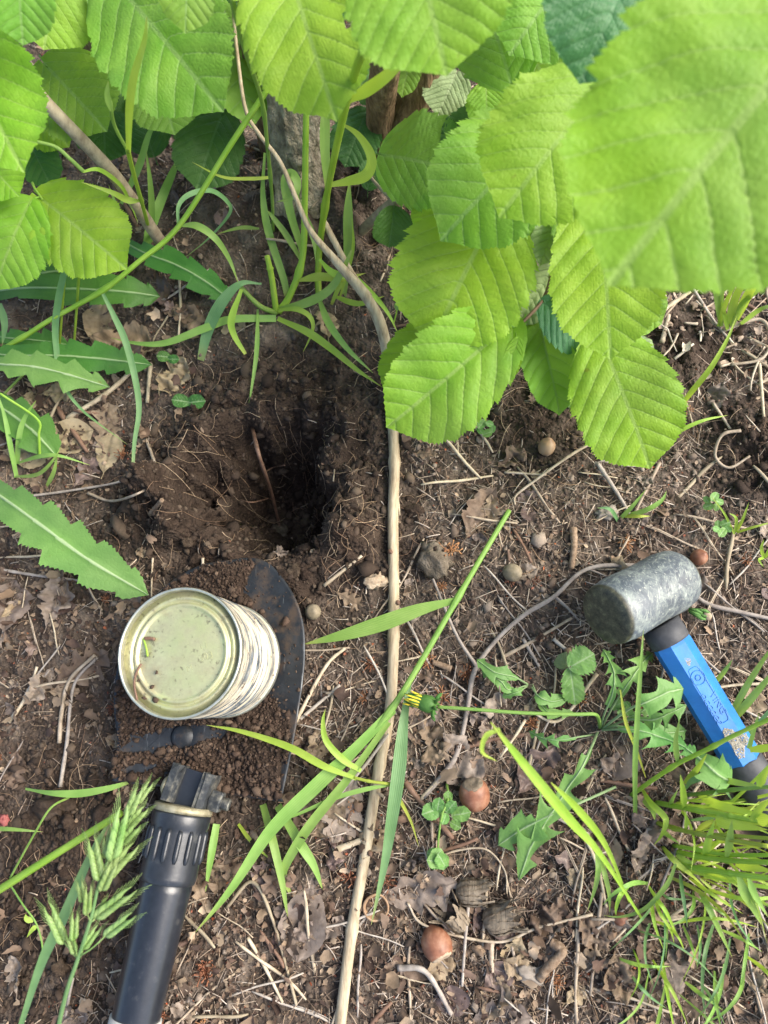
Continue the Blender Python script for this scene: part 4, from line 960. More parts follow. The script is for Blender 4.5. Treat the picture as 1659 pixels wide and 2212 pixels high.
MA = norm(mb - ma); ML = float(np.linalg.norm(mb - ma)); MR = 73*pxs(ma)
print('MALLET len', ML, 'rad', MR)
mal = thing('rubber_mallet', 'scuffed grey rubber mallet with blue handle lying beside dandelion leaves', 'mallet', onground(1430, 1340))
fm_ = frame(ma, MA, (0, 0, 1)); Mx = fm_[1]
prof = [(.0001, 0), (MR*.55, .0002), (MR*.86, .0006), (MR*.90, .0011), (MR*.925, .0024), (MR*.945, .0042), (MR*.97, .010)] + [(MR*.985*(1+.012*math.cos(u*6.28)), .010+(ML-.02)*u) for u in np.linspace(.05, .95, 10)] + [(MR*.97, ML-.009), (MR*.94, ML-.004), (MR*.86, ML-.0012), (MR*.7, ML), (.0001, ML)]
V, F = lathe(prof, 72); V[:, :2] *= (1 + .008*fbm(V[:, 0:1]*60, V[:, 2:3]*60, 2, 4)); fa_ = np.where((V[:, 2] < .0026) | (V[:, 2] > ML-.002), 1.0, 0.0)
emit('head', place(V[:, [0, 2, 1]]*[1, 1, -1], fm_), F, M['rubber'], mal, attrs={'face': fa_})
# handle: octagonal, leaving the head sideways
hs = at(1407, 1318, .0335); he = at(1604, 1642, .0215); hd = norm(he - hs); hup = norm(np.array([0, 0, 1.0]) - hd*hd[2]); hsd = np.cross(hd, hup)
def hand(sec, sides=8, rot=math.pi/8, flat=.92):
    V = []; a = np.linspace(0, 2*np.pi, sides, endpoint=False) + rot
    for z, r in sec: V += [hs + hd*z + hsd*(r*math.cos(x)) + hup*(r*flat*math.sin(x)) for x in a]
    F = [tuple(f) for f in grid_faces(len(sec), sides, True)] + [tuple(range(sides))[::-1], tuple(range((len(sec)-1)*sides, len(sec)*sides))]
    return np.array(V), F
Lh = float(np.linalg.norm(he - hs)); q = pxs(hs)
zf0, zf1 = MR*.90, MR*.90 + .0045
V, F = hand([(MR*.5, 43*q), (zf0, 44*q), (zf1-.001, 43*q), (zf1, 42*q)], 28, 0); emit('ferrule', V, F, M['grip'], mal)
V, F = hand([(zf1-.001, 38*q), (zf1, 41*q), (zf1+.002, 42*q), (zf1+.03, 41*q), (zf1+.06, 40.5*q), (Lh-.004, 41.5*q), (Lh-.001, 42*q), (Lh, 40*q)]); hnd = emit('handle', V, F, M['blue'], mal, smooth=False)
V, F = hand([(Lh-.001, 39*q), (Lh, 41*q), (Lh+.006, 41.5*q), (Lh+.03, 40*q), (Lh+.10, 44*q), (Lh+.13, 46*q), (Lh+.135, 40*q)], 20, 0); emit('grip', V, F, M['grip'], mal)
# raised frame, emblem and worn letters on the upper facet
rf = 42*q*.92*math.cos(math.pi/8)
def facet(z, s, up=0.0): return hs + hd*z + hsd*s + hup*(rf*.985 + up)
bl_ = Lh - zf1; za, zb = zf1 + .21*bl_, zf1 + .66*bl_; sw = 42*q*math.sin(math.pi/8)*.78
sg2 = 1 if hsd @ RT > 0 else -1
loop = []
for u in np.linspace(0, 2*np.pi, 60, endpoint=False):
    cx = math.copysign(abs(math.cos(u))**.35, math.cos(u)); cy = math.copysign(abs(math.sin(u))**.35, math.sin(u))
    loop.append(facet((za+zb)/2 + cx*(zb-za)/2, cy*sw, .0))
loop.append(loop[0]); V, F = tube(np.array(loop), .00026, 5, False); emit('raised_frame', V, F, M['blue'], hnd)
em = [facet(za+.0065 + .0042*math.cos(u), .0042*math.sin(u), .0002) for u in np.linspace(0, 2*np.pi, 30)]
V, F = tube(np.array(em), .0002, 5, False); e2 = [facet(za+.0065 + .0016*math.cos(u), .0016*math.sin(u), .0002) for u in np.linspace(0, 2*np.pi, 20)]
V2, F2 = tube(np.array(e2), .00025, 5, False); V, F = merge((V, F), (V2, F2)); emit('round_emblem', V, F, M['blue'], hnd)
def hfr(z, s): 
    x = hd; n_ = hup; y = np.cross(n_, x); return (facet(z, 0, 0) + y*s, np.stack([x, y, n_], 0))
stamp_text('VING', .0058, 'raised_letters', M['blue'], hnd, hfr(za + .50*(zb-za), .0006), .00025)
stamp_text('OCCGCC', .0046, 'raised_letters', M['blue'], hnd, hfr(za + .44*(zb-za), -.0046), .00025)
# dried mud smear on the handle
for k, (z, s, r_, sz) in enumerate([(zf1 + .82*bl_, .0, .0068, .00042), (zf1+.012, .002, .002, .00012)]):
    n = 1300; a = RNG.uniform(0, 6.28, n); rr = r_*np.sqrt(RNG.uniform(0, 1, n))*(1 + .3*np.sin(a*3)); P = np.array([facet(z + rr_*math.cos(b)*1.2, rr_*math.sin(b)*.8, 0) for rr_, b in zip(rr, a)])
    V, F, C = crumbs(P[:, 0], P[:, 1], P[:, 2], np.clip(RNG.normal(sz*.8, sz*.3, n), .0002, .002), np.ones((n, 3)), .4)
    o = emit('mud_smear', V, F, M['mud'], hnd, smooth=False); o['kind'] = 'stuff'

# ------------------------------------------------------------------ nuts and husks
def nut_geo(r, elong=1.12, ribs=True):
    prof = []
    for u in np.linspace(0, 1, 26):
        th = np.pi*u; z = -math.cos(th); rad = math.sin(th)**.85
        if z > .55: rad *= 1 - .25*((z-.55)/.45)**2
        zz = z*elong + (.14*((z-.8)/.2)**2 if z > .8 else 0); zz = max(zz, -.86)
        prof.append((max(rad, .002)*r, zz*r))
    V, F = lathe(prof, 36); a = np.arctan2(V[:, 1], V[:, 0]); rr = 1 + .012*np.sin(a*9) + .02*np.sin(a*2+1); V[:, 0] *= rr; V[:, 1] *= rr
    Vs, Fs = lathe([(.76*r, -.74*r), (.67*r, -.885*r), (.5*r, -.93*r), (.25*r, -.91*r), (.002, -.90*r)], 28); Vs[:, 2] += .03*r*np.sin(Vs[:, 0]/r*9)*np.cos(Vs[:, 1]/r*8)
    return (V, F), (Vs, Fs)
def nut(px, py, rpx, mt, ang, pitch, label, scar='scar', bury=.25, elong=1.12, group=None):
    """ang: picture direction of the pointed tip; pitch: tip above horizontal"""
    g = onground(px, py); r = rpx*pxs(g); c = onground(px, py, r*(1-bury))
    q = onground(px + 30*math.sin(R(ang)), py - 30*math.cos(R(ang)), r*(1-bury)); h = norm(q - c); h[2] = 0; h = norm(h); ax = norm(h*math.cos(R(pitch)) + np.array([0, 0, math.sin(R(pitch))]))
    x_ = norm(np.cross([.3, .2, .9], ax)); fr = (c, np.stack([x_, np.cross(ax, x_), ax], 0))
    rt = thing('hazelnut', label, 'nut', g, group); (V, F), (Vs, Fs) = nut_geo(r, elong)
    emit('shell', place(V, fr), F, M[mt], rt); emit('scar', place(Vs, fr), Fs, M[scar], rt)
nut(943, 2040, 32, 'nut', -25, -22, 'glossy reddish brown hazelnut with pale scar below the dry husks')
nut(1025, 1717, 32, 'nut', 170, -28, 'brown striped hazelnut capped by a ragged grey husk remnant', 'husk')
nut(1181, 965, 18, 'nut_pale', 20, 50, 'pale tan hazelnut on bare soil below the hazel leaves')
nut(1107, 1237, 19, 'nut_grey', 120, 40, 'weathered greyish hazelnut half sunk in soil beside the slanting stalk')
nut(1510, 1204, 17, 'nut', 60, 60, 'dull reddish hazelnut behind the mallet head')
nut(676, 1322, 17, 'nut_grey', 90, 70, 'dirt coated dark nut beside the spade blade edge')
nut(1340, 1985, 14, 'nut', 60, 40, 'small half hidden nut among curled leaves under thin blades')
nut(1062, 1992, 14, 'nut_grey', 160, 30, 'small brown nut at the mouth of the right husk')
# empty half shell
c = onground(812, 1962, .006); r = 29*pxs(c); V, F = lathe([(r*math.sin(u), -r*math.cos(u)*.8) for u in np.linspace(.02, 1.5, 12)] + [(r*.86*math.sin(u), -r*.8*math.cos(u)+.0002) for u in np.linspace(1.5, .02, 12)], 36)
V[:, 2] += .10*r*np.sin(3*np.arctan2(V[:, 1], V[:, 0]))*(V[:, 2] > -.2*r)
emit('nut_shell_half', place(V, frame(c, (.3, .9, .1), (.12, -.1, 1))), F, M['nut_pale'], loc=c, label='empty half nut shell lying open beside the bare shoot', cat='nut shell')

def husk(px, py, lpx, ang, label, seed, fl=1.0, pitch=12):
    rs = np.random.default_rng(seed); c = onground(px, py, .006); s = pxs(c); L = lpx*s; r0 = L*.36; parts = []; nb_ = 17
    for k in range(nb_):
        a = 2*math.pi*(k + rs.uniform(-.3, .3))/nb_; d = np.array([math.cos(a), 0, math.sin(a)*.72]); tl = L*rs.uniform(.72, 1.12); fr_ = rs.uniform(.85, 1.05) + fl*rs.uniform(-.05, .45)
        pts = np.array([d*r0*.25 + [0, -L*.02, 0], d*r0*.82 + [0, L*.10, 0], d*r0*1.02 + [0, L*.38, 0], d*r0*.97 + [0, L*.66, 0], d*r0*fr_ + [0, tl, 0] + rs.normal(0, r0*.06, 3)])
        q = cr(pts, 14); T = tangents(q); t = np.linspace(0, 1, 14); wd = r0*.30*np.interp(t, [0, .2, .5, .75, .9, 1], [.5, 1.0, 1.15, .9, .55, .12])*rs.uniform(.8, 1.25); V = []
        for i in range(14):
            sd = np.cross(T[i], d); sd /= np.linalg.norm(sd)+1e-9
            for w_ in (-1, -.5, 0, .5, 1): V.append(q[i] + sd*wd[i]*w_*(1 + .12*rs.normal()) + d*(r0*.05*math.cos(w_*5+k) + r0*.04*rs.normal() - abs(w_)*r0*.05 + r0*.05*(k % 2)))
        parts.append((np.array(V), [tuple(f) for f in grid_faces(14, 5)]))
    V, F = lathe([(.0001, -.03*L), (r0*.35, -.02*L), (r0*.75, .08*L), (r0*.95, .30*L), (r0*.93, .5*L)], 26, False); parts.append((V[:, [0, 2, 1]]*[1, 1, .72], F))
    V, F = merge(*parts); V[:, 1] -= L*.4
    p2_ = onground(px + 30*math.sin(R(ang)), py - 30*math.cos(R(ang)), .006); y = norm(p2_ - c); y = norm(y + np.array([0, 0, math.sin(R(pitch))]))
    emit('hazel_husk', place(V, frame(c, y, (0, 0, 1))), F, M['husk'], loc=c, label=label, cat='husk')
husk(1018, 1928, 78, 85, 'fibrous brown hazel husk with frayed end, topmost of three', 3)
husk(1078, 1985, 84, 70, 'wide open hazel husk with ragged mouth by the thick broken straw', 5)
husk(985, 1985, 72, -40, 'hazel husk with long curled fringes beside the reddish nut', 8, 1.8, 30)
stick([(1000,1860,4),(1020,1690,14),(1025,1665,10)], 4, 'straw_gr', 'thin dry fibre beside the husk capped nut') if False else None
# pebbles and small lumps
M['clod_gr'] = plain('greyish clod', [(.3, (.07, .055, .04)), (.55, (.14, .115, .085)), (.8, (.24, .20, .155))], 260, .95, 500, 1.0, .002, .12)
def lump(px, py, rpx, mt, name, label, cat, seed, sc=(1.1, .9, .7)):
    c = onground(px, py); r = rpx*pxs(c); mesh, _ = clod_mesh(seed); m2 = mesh.copy(); m2.materials.clear(); m2.materials.append(M[mt])
    o = bpy.data.objects.new(name, m2); SC.collection.objects.link(o); o.location = Vector(c + [0, 0, r*.3]); k = r/.006; o.scale = (k*sc[0], k*sc[1], k*sc[2]); o.rotation_euler = (0, 0, seed)
    o['label'] = label; o['category'] = cat
lump(940, 1210, 30, 'clod_gr', 'soil_clod', 'crumbly greyish soil clod between the bare shoot and the weathered nut', 'clod', 2)
lump(815, 1255, 20, 'scar', 'soil_clod', 'pale pinkish crumbly lump touching the bare shoot', 'clod', 3)
lump(606, 1150, 15, 'clod_gr', 'stone', 'round stone at the bottom of the hole', 'stone', 4, (1, 1, .9))
lump(1310, 1110, 22, 'pebble', 'bird_dropping', 'whitish grey dropping on soil behind the mallet', 'dropping', 5, (.6, 1.2, .6))
lump(1145, 2105, 22, 'pebble', 'stone', 'angular light stone below the scaly catkin', 'stone', 6)
lump(130, 1735, 34, 'clod', 'soil_clod', 'large rounded dark clod left of the spade corner', 'clod', 3, (1.1, .9, .7))
lump(235, 1765, 26, 'clod', 'soil_clod', 'medium dark clod under the slanting thick stalk', 'clod', 4)
lump(480, 1225, 16, 'clod', 'soil_clod', 'round clod on the spade tip behind the can', 'clod', 0)
lump(10, 1774, 12, 'pink', 'pink_bud', 'tiny pink flower bud on dark soil beside the lone grass blade', 'bud', 2, (1, 1, 1))

# ------------------------------------------------------------------ hazel bush
def hazel_leaf_geo(L, W, seed, fold=.10, arch=.10, wave=.02, nt=84, half=13, teeth=1.0, cord=.10, nv=7, twist=0.0, cup=0.0):
    """leaf along +y from 0 to L, width 2W, face +z"""
    rs = np.random.default_rng(seed); t = np.linspace(0, 1, nt)
    wb = np.interp(t, [0, .01, .04, .10, .20, .33, .48, .60, .70, .79, .855, .905, .945, .975, 1], [.02, .25, .46, .67, .85, .96, 1.0, .985, .935, .82, .64, .43, .23, .10, .0])
    ns = 2*half + 1; s = np.linspace(-1, 1, ns)
    X = np.zeros((nt, ns)); Y = np.zeros((nt, ns))
    for sg in (-1, 1):
        irr = 1 + .05*vnoise(t*6 + seed, t*0, seed + sg) ; w_ = W*wb*irr
        k = np.arange(nt); small = np.where(k % 2 == 0, 1.0, -.6)*.028*teeth; bigt = (((t*nv*1.15 + .1*seed) % 1) - .5)*.06*teeth
        edge = w_*(1 + small*rs.uniform(.5, 1.4, nt) + bigt*(.35 + wb)) 
        sel = (s*sg > 0) if sg > 0 else (s <= 0)
        a = np.abs(s[sel])[None]; core = w_[:, None]*a
        X[:, sel] = sg*(core + (edge - w_)[:, None]*np.clip((a-.86)/.14, 0, 1))
        adv = (.014*small/.02*L*.35 + .010*L)[:, None]*np.clip((a-.86)/.14, 0, 1)
        Y[:, sel] = t[:, None]*L + adv*wb[:, None] - cord*L*(a**1.6)*np.exp(-(t[:, None]/.10)**1.2)
    xa = np.abs(X)/W
    # veins: pairs leaving the midrib and sweeping forward
    u = (Y/L - (.80*xa + .22*xa**2)*W/L)*nv/.97 + .25 + .32*vnoise(Y/L*3.3+seed, np.sign(X)*2.3+.5, seed) + .10*fbm(X/L*7+seed, Y/L*7, 2, seed+5); ph = u % 1.0; dv = np.minimum(ph, 1-ph)
    live = np.clip((Y/L)*9, 0, 1)
    side = np.exp(-(dv/.045)**2)*np.clip(1.1 - xa*.6, 0, 1)
    mid = np.exp(-(np.abs(X)/(W*.030))**2)
    vein = np.maximum(side*.9, mid)*np.ones_like(X)
    pleat = (np.abs(np.sin(np.pi*u))**.6-.65)*.024*L*np.clip(xa*3, 0, 1)*np.clip(1.1-xa*.35, .3, 1)
    Z = pleat*.5*(1 + 1.2*fbm(X/L*5+seed, Y/L*5, 2, seed+8)) - .006*L*np.exp(-(dv/.06)**2)*np.clip(xa*6, 0, 1) - .008*L*mid
    Z += .0045*L*fbm(X/L*26 + seed, Y/L*26, 2, seed)
    Z += wave*L*(2.2*fbm(X/L*3.2 + seed*1.7, Y/L*3.2, 2, seed+3)*(.3 + xa)) 
    Z += fold*np.abs(X) - cup*X*X/W
    Z += arch*L*4*(t*(1-t))[:, None] if arch else 0
    if twist:
        a = twist*(t[:, None]-.3); X, Z = X*np.cos(a) - Z*np.sin(a), X*np.sin(a) + Z*np.cos(a)
    V = np.stack([X, Y, Z], -1).reshape(-1, 3)
    return V, grid_faces(nt, ns), vein.ravel(), xa.ravel(), u.ravel()

trunk_base = onground(650, 440)
bush = thing('hazel_bush', 'hazel bush with grey stems and large bright green toothed leaves', 'bush', trunk_base)
VIEWMIX = .62
def hz(b, tp, wpx, mt, bz, tz, seed, roll=0, fold=.10, arch=.06, att=None, twist=0, wave=.045, teeth=1.0, cup=0, bite=None, name='leaf', parent=None, nv=7, half=12, nt=96):
    B = at(b[0], b[1], bz*.001); T = at(tp[0], tp[1], tz*.001); L = float(np.linalg.norm(T-B)); y = (T-B)/L
    mid = (B+T)/2; n_ = norm(norm(CAM-mid)*VIEWMIX + np.array([0, 0, 1.0])*(1-VIEWMIX))
    fr = frame(B, y, n_)
    if roll:
        x0, y0, z0 = fr[1]; c, s_ = math.cos(R(roll)), math.sin(R(roll)); fr = (B, np.stack([x0*c + z0*s_, y0, z0*c - x0*s_], 0))
    W = wpx*.5*pxs(mid)
    V, F, ve, lx, lu = hazel_leaf_geo(L, W, seed, fold, arch, wave, nt, half, teeth, twist=twist, cup=cup, nv=nv)
    if bite:
        ns_ = 2*half+1; fi = F[:, 0]//ns_/(nt-1.0); fj = (F[:, 0] % ns_)/half - 1.0; F = F[((fi-bite[0])/bite[2])**2 + ((fj-bite[1])/bite[3])**2 > 1]
    V = place(V, fr)
    A = at(att[0], att[1], att[2]*.001) if att else B - y*L*.16 - np.array([0, 0, .006])
    tv, tf = tube(cr([A, (A+B)/2 + fr[1][2]*L*.03, B + y*L*.02 - fr[1][2]*L*.008], 8), np.linspace(1.15, .9, 8)*L*.011, 6)
    allF = [tuple(f) for f in F] + [tuple(i+len(V) for i in f) for f in tf]
    return emit(name, np.vstack([V, tv]), allF, M[mt], parent or bush, attrs={'vein': np.concatenate([ve, np.full(len(tv), .3)]), 'lx': np.concatenate([lx, np.zeros(len(tv))]), 'lu': np.concatenate([lu, np.full(len(tv), .5)])})
#  base, tip, width px, material, base z, tip z (mm), seed, options
HL = [
 ((-110,40),(52,372),250,'hz_bright',215,195,1,dict(roll=-8)),
 ((40,-110),(50,98),150,'hz_green',255,235,2,dict()),
 ((120,-70),(95,108),190,'hz_bright',165,150,3,dict(roll=10)),
 ((98,140),(232,285),200,'hz_green',120,100,4,dict(att=(85,120,110))),
 ((245,-45),(482,240),285,'hz_green',160,140,5,dict(roll=-6,arch=.08)),
 ((470,-30),(545,276),170,'hz_green',110,85,6,dict(roll=12)),
 ((335,150),(378,292),150,'hz_green',95,80,7,dict()),
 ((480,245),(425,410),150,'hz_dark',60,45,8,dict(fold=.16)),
 ((610,-110),(728,262),270,'hz_bright',235,215,9,dict(roll=-5,bite=(.55,-.8,.075,.17))),
 ((880,-190),(965,162),360,'hz_bright',290,265,10,dict(arch=.05)),
 ((410,-110),(400,72),120,'hz_green',240,225,11,dict()),
 ((1103,175),(1035,-30),205,'hz_green',150,165,12,dict(att=(1110,200,140))),
 ((1380,-130),(1250,182),300,'hz_blue',275,255,13,dict(roll=14)),
 ((1830,-20),(1318,612),640,'hz_bright',300,285,14,dict(arch=.05,fold=.06)),
 ((1300,190),(1078,470),300,'hz_bright',195,180,15,dict(fold=.08)),
 ((1185,275),(952,520),270,'hz_green',135,125,16,dict(fold=.14)),
 ((832,335),(1000,372),200,'hz_green',75,80,17,dict(att=(800,335,60),fold=.08)),
 ((850,452),(840,535),90,'hz_dark',60,45,18,dict(fold=.5,roll=15,att=(852,440,62))),
 ((1068,460),(930,748),300,'hz_bright',110,85,19,dict(fold=.10)),
 ((1000,690),(838,868),170,'hz_bright',70,45,20,dict(roll=-10)),
 ((1098,705),(834,924),220,'hz_bright',85,70,21,dict(fold=.32,roll=6,twist=.35,att=(1112,706,84))),
 ((1118,735),(1097,818),40,'hz_bright',88,74,22,dict(fold=.3,att=(1112,706,84),nv=9)),
 ((1165,678),(1207,898),115,'hz_green',60,35,23,dict(fold=.35,twist=.7,roll=-10,wave=.05,att=(1172,650,75))),
 ((1176,655),(1272,750),105,'hz_blue',78,60,24,dict(fold=.2,att=(1172,645,78))),
 ((1295,425),(1319,778),235,'hz_bright',125,100,25,dict(fold=.06)),
 ((1300,738),(1405,1013),225,'hz_bright',72,50,26,dict(fold=.06,att=(1280,715,70),arch=.08)),
 ((1325,715),(1418,790),70,'hz_pale',66,60,27,dict(roll=50,fold=.3,wave=.05)),
 ((1340,640),(1430,700),110,'hz_green',60,52,28,dict(wave=.05)),
 ((1190,585),(1115,705),90,'hz_pale',66,55,29,dict(fold=.2)),
 ((1215,455),(1165,575),80,'hz_pale',84,72,30,dict(fold=.4)),
 ((88,428),(275,582),190,'hz_bright',92,75,31,dict(att=(70,395,90),arch=.09)),
 ((62,442),(-12,626),165,'hz_bright',96,85,32,dict(roll=-10)),
 ((-40,340),(42,425),110,'hz_bright',120,110,33,dict()),
 ((60,225),(150,318),110,'hz_bright',85,70,34,dict()),
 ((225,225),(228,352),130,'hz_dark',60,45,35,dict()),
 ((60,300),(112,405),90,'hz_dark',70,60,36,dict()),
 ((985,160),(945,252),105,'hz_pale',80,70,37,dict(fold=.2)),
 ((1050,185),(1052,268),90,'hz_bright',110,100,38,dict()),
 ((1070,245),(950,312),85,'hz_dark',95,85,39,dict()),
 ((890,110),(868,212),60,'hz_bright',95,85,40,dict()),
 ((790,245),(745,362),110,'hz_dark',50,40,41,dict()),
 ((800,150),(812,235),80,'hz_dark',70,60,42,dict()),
 ((965,435),(900,505),90,'hz_bright',70,60,43,dict()),
 ((1215,-40),(1100,120),220,'hz_green',185,175,44,dict()),
 ((700,-90),(660,60),160,'hz_blue',225,210,45,dict()),
 ((560,-60),(530,40),130,'hz_dark',130,120,46,dict()),
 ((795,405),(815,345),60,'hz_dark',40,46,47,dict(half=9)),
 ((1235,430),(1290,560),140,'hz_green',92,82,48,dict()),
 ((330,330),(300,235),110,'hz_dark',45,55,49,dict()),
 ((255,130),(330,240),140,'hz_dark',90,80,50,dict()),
 ((1120,430),(1180,560),150,'hz_green',84,72,51,dict()),
 ((1130,105),(1255,270),190,'hz_green',150,140,52,dict()),
]
for b, tp, wpx, mt, bz, tz, sd, kw in HL: hz(b, tp, wpx, mt, bz, tz, sd, **kw)

PROTO = [o for o in bush.children if o.name.startswith('leaf')][8:16]  # unseen leaf copies outside the frame, added to shade the upper left
_n = 0
while _n < 34:
    P = np.array([random.uniform(-.6, -.08), random.uniform(.15, .75), random.uniform(.22, .75)])
    f_ = (P - CAM) @ FWD; px_, py_ = proj(P)
    if f_ > -.05 and (-330 < px_ < FW+330 and py_ > -330) and f_ > 0: continue
    if np.linalg.norm(P - CAM) < .28: continue
    if f_ <= 0 and P[1] < .30: continue
    src = PROTO[_n % len(PROTO)]; o = src.copy(); SC.collection.objects.link(o); o.parent = bush
    ctr = Vector(np.mean([tuple(v) for v in src.bound_box], axis=0)); q_ = Matrix.Rotation(random.uniform(0, 6.28), 3, 'Z') @ Matrix.Rotation(random.gauss(0, .35), 3, 'X')
    o.rotation_mode = 'QUATERNION'; o.rotation_quaternion = q_.to_quaternion(); o.location = Vector(P - trunk_base) - q_ @ ctr; _n += 1
def limb(pts, wpx, mt, name, parent, rough=.06, sides=14, n=40, ground_first=False, w2=None):
    P = absw(pts)
    if ground_first: P[0] = onground(pts[0][0], pts[0][1], -.01)
    c = cr(P, n); s0 = pxs(P[0]); r = np.linspace(wpx, w2 or wpx*.8, n)*s0*.5
    V, F = tube(c, r, sides, False); k = np.repeat(c, sides, 0); d = V - k; a = np.tile(np.arange(sides), n)
    d = d*(1 + rough*2*fbm(a*22.0/sides, np.repeat(np.arange(n), sides)*14.0/n, 4, int(wpx)))[:, None]
    V = k + d; F = list(F) + [tuple(range((n-1)*sides, n*sides))]
    return emit(name, V, F, M[mt], parent)
limb([(652,450,0),(642,330,45),(625,230,80),(600,110,115),(570,-40,150),(540,-260,190)], 112, 'bark', 'trunk', bush, .16, 48, 130, True, 70)
limb([(690,455,0),(672,400,20),(650,330,60)], 60, 'bark', 'trunk', bush, .15, 18, 30, True, 50)
limb([(828,345,0),(822,240,60),(832,140,120),(850,0,190),(870,-160,250)], 62, 'bark_br', 'trunk', bush, .06, 20, 50, True, 44)
limb([(845,360,0),(872,260,45),(910,160,80),(960,20,130),(1010,-120,180)], 75, 'bark_br', 'trunk', bush, .14, 22, 50, True, 55)
limb([(600,330,0),(575,200,60),(560,90,110),(545,-60,170)], 70, 'bark_br', 'trunk', bush, .14, 22, 50, True, 55)
limb([(330,300,0),(235,130,60),(190,20,110),(150,-120,170)], 95, 'bark_br', 'trunk', bush, .14, 22, 50, True, 75)
limb([(345,520,20),(285,430,60),(235,365,85),(160,285,110),(85,205,130),(20,110,150),(-80,-20,170)], 26, 'twig', 'branch', bush, .05, 10, 40, False, 22)
limb([(780,500,20),(850,437,55),(945,365,78),(1060,300,100),(1190,250,120)], 22, 'twig', 'branch', bush, .05, 10, 40, False, 24)
limb([(852,437,55),(815,400,48),(795,375,40)], 9, 'twig', 'branch', bush, .03, 8, 14)
limb([(1195,560,90),(1190,600,86),(1172,648,78),(1130,695,84),(1110,708,84)], 9, 'redtwig', 'branch', bush, .05, 8, 24, False, 7)
limb([(1190,600,86),(1230,680,78),(1280,715,70),(1300,738,72)], 8, 'redtwig', 'branch', bush, .05, 8, 24, False, 6)
limb([(1400,250,150),(1300,380,120),(1230,480,100),(1195,560,90)], 16, 'twig', 'branch', bush, .05, 8, 24, False, 10)
limb([(1900,-120,300),(1700,20,270),(1520,120,210),(1400,250,150)], 22, 'twig', 'branch', bush, .05, 8, 24, False, 14)
limb([(848,450,58),(880,470,52),(905,480,45),(930,520,30)], 6, 'twig', 'branch', bush, .03, 8, 14)

# the long bare shoot bent down over the ground
shoot = thing('bare_shoot', 'long bare brown shoot bent from the hazel and lying down past the can', 'shoot', onground(850, 1000))
sp_ = [(503,15,150),(512,110,135),(530,235,112),(560,290,98),(605,350,84),(640,430,70),(672,500,60),(735,575,50),(800,655,40),(832,740,30),(846,880,17),(852,1000,12),(849,1120,12),(851,1280,12),(849,1430,14),(840,1550,16),(815,1680,14),(788,1850,12),(760,2010,12),(735,2212,12),(722,2330,10)]
P = absw(sp_)
for k in range(10, len(P)):
    a = onground(sp_[k][0], sp_[k][1], .0035); P[k] = a if a[2] > P[k][2]-.02 else P[k]
c = cr(P, 220); u = np.linspace(0, 1, 220); wv = np.interp(u, [0, .15, .3, .36, .42, .5, .6, .8, 1], [7, 9, 12, 20, 25, 24, 23, 24, 25])
rad = np.array([w_*.5*pxs(p) for w_, p in zip(wv, c)])*(1 + .05*vnoise(u*60, u*0, 3))
for node in (.55, .68, .79, .9): rad *= 1 + .22*np.exp(-((u-node)/.004)**2)
V, F = tube(c, rad, 14); emit('stem', V, F, M['shoot'], shoot)
for px_, py_ in ((858, 1300), (798, 1840), (842, 1190)):
    b = onground(px_, py_, .006); V, F = lathe([(.0001, .004), (.0014, .0025), (.0018, .001), (.001, -.001)], 10); emit('bud', place(V, frame(b, (.3, .2, 0), (.9, .1, .5))), F, M['redtwig'], shoot)
limb([(700,480,45),(760,590,40),(800,640,36)], 14, 'shoot', 'side_stem', shoot, .05, 8, 20)

# ------------------------------------------------------------------ grass
def ribbon(P, w, n, fold=.25, twist=0.0, base=.45, tip=.05, peak=.35, nrm=None):
    c = cr(P, n); T = tangents(c); t = np.linspace(0, 1, n)
    wid = np.where(t < peak, base + (1-base)*sstep(0, peak, t), tip + (1-tip)*(1 - np.clip((t-peak)/(1-peak), 0, 1)**1.8))*w*.5
    V = []
    tv_ = norm(CAM - c[n//2]); up_ = norm(tv_*.75 + np.array([0, 0, .25])) if nrm is None else nrm
    for k in range(n):
        s_ = np.cross(T[k], up_); s_ = s_/(np.linalg.norm(s_)+1e-9); nn = np.cross(s_, T[k]); a = twist*(t[k]-.2)
        sd = s_*math.cos(a) + nn*math.sin(a); no = nn*math.cos(a) - s_*math.sin(a)
        for q in (-1, -.5, 0, .5, 1): V.append(c[k] + sd*wid[k]*q + no*abs(q)*wid[k]*fold)
    return np.array(V), grid_faces(n, 5), np.tile(np.array([-1, -.5, 0, .5, 1.]), n), np.repeat(t, 5)
GW = .84
def blade_g(parent, pts, wpx, mt='gr_mid', fold=.25, twist=0.0, base=.5, tip=.04, peak=.3, name='blade', n=None):
    P = absw(pts); n = n or max(16, 8*len(pts)); V, F, s_, t_ = ribbon(P, wpx*GW*pxs(P[len(P)//2]), n, fold, twist, base, tip, peak)
    return emit(name, V, F, M[mt], parent, attrs={'s': s_, 't': t_})
def stem_g(parent, pts, wpx, mt='gr_mid', w2=None, nodes_=(), name='stalk'):
    P = absw(pts); n = max(16, 9*len(pts)); c = cr(P, n); s0 = pxs(P[len(P)//2]); r = np.linspace(wpx, w2 or wpx*.8, n)*.42*s0
    u = np.linspace(0, 1, n)
    for q in nodes_: r = r*(1 + .35*np.exp(-((u-q)/.025)**2))
    V, F = tube(c, r, 8); a = np.tile(np.arange(8)/8*2-1, n)
    return emit(name, V, F, M[mt], parent, attrs={'s': a, 't': np.repeat(u*.85, 8)})
def plant(name, label, cat, px, py, group=None): return thing(name, label, cat, onground(px, py), group)

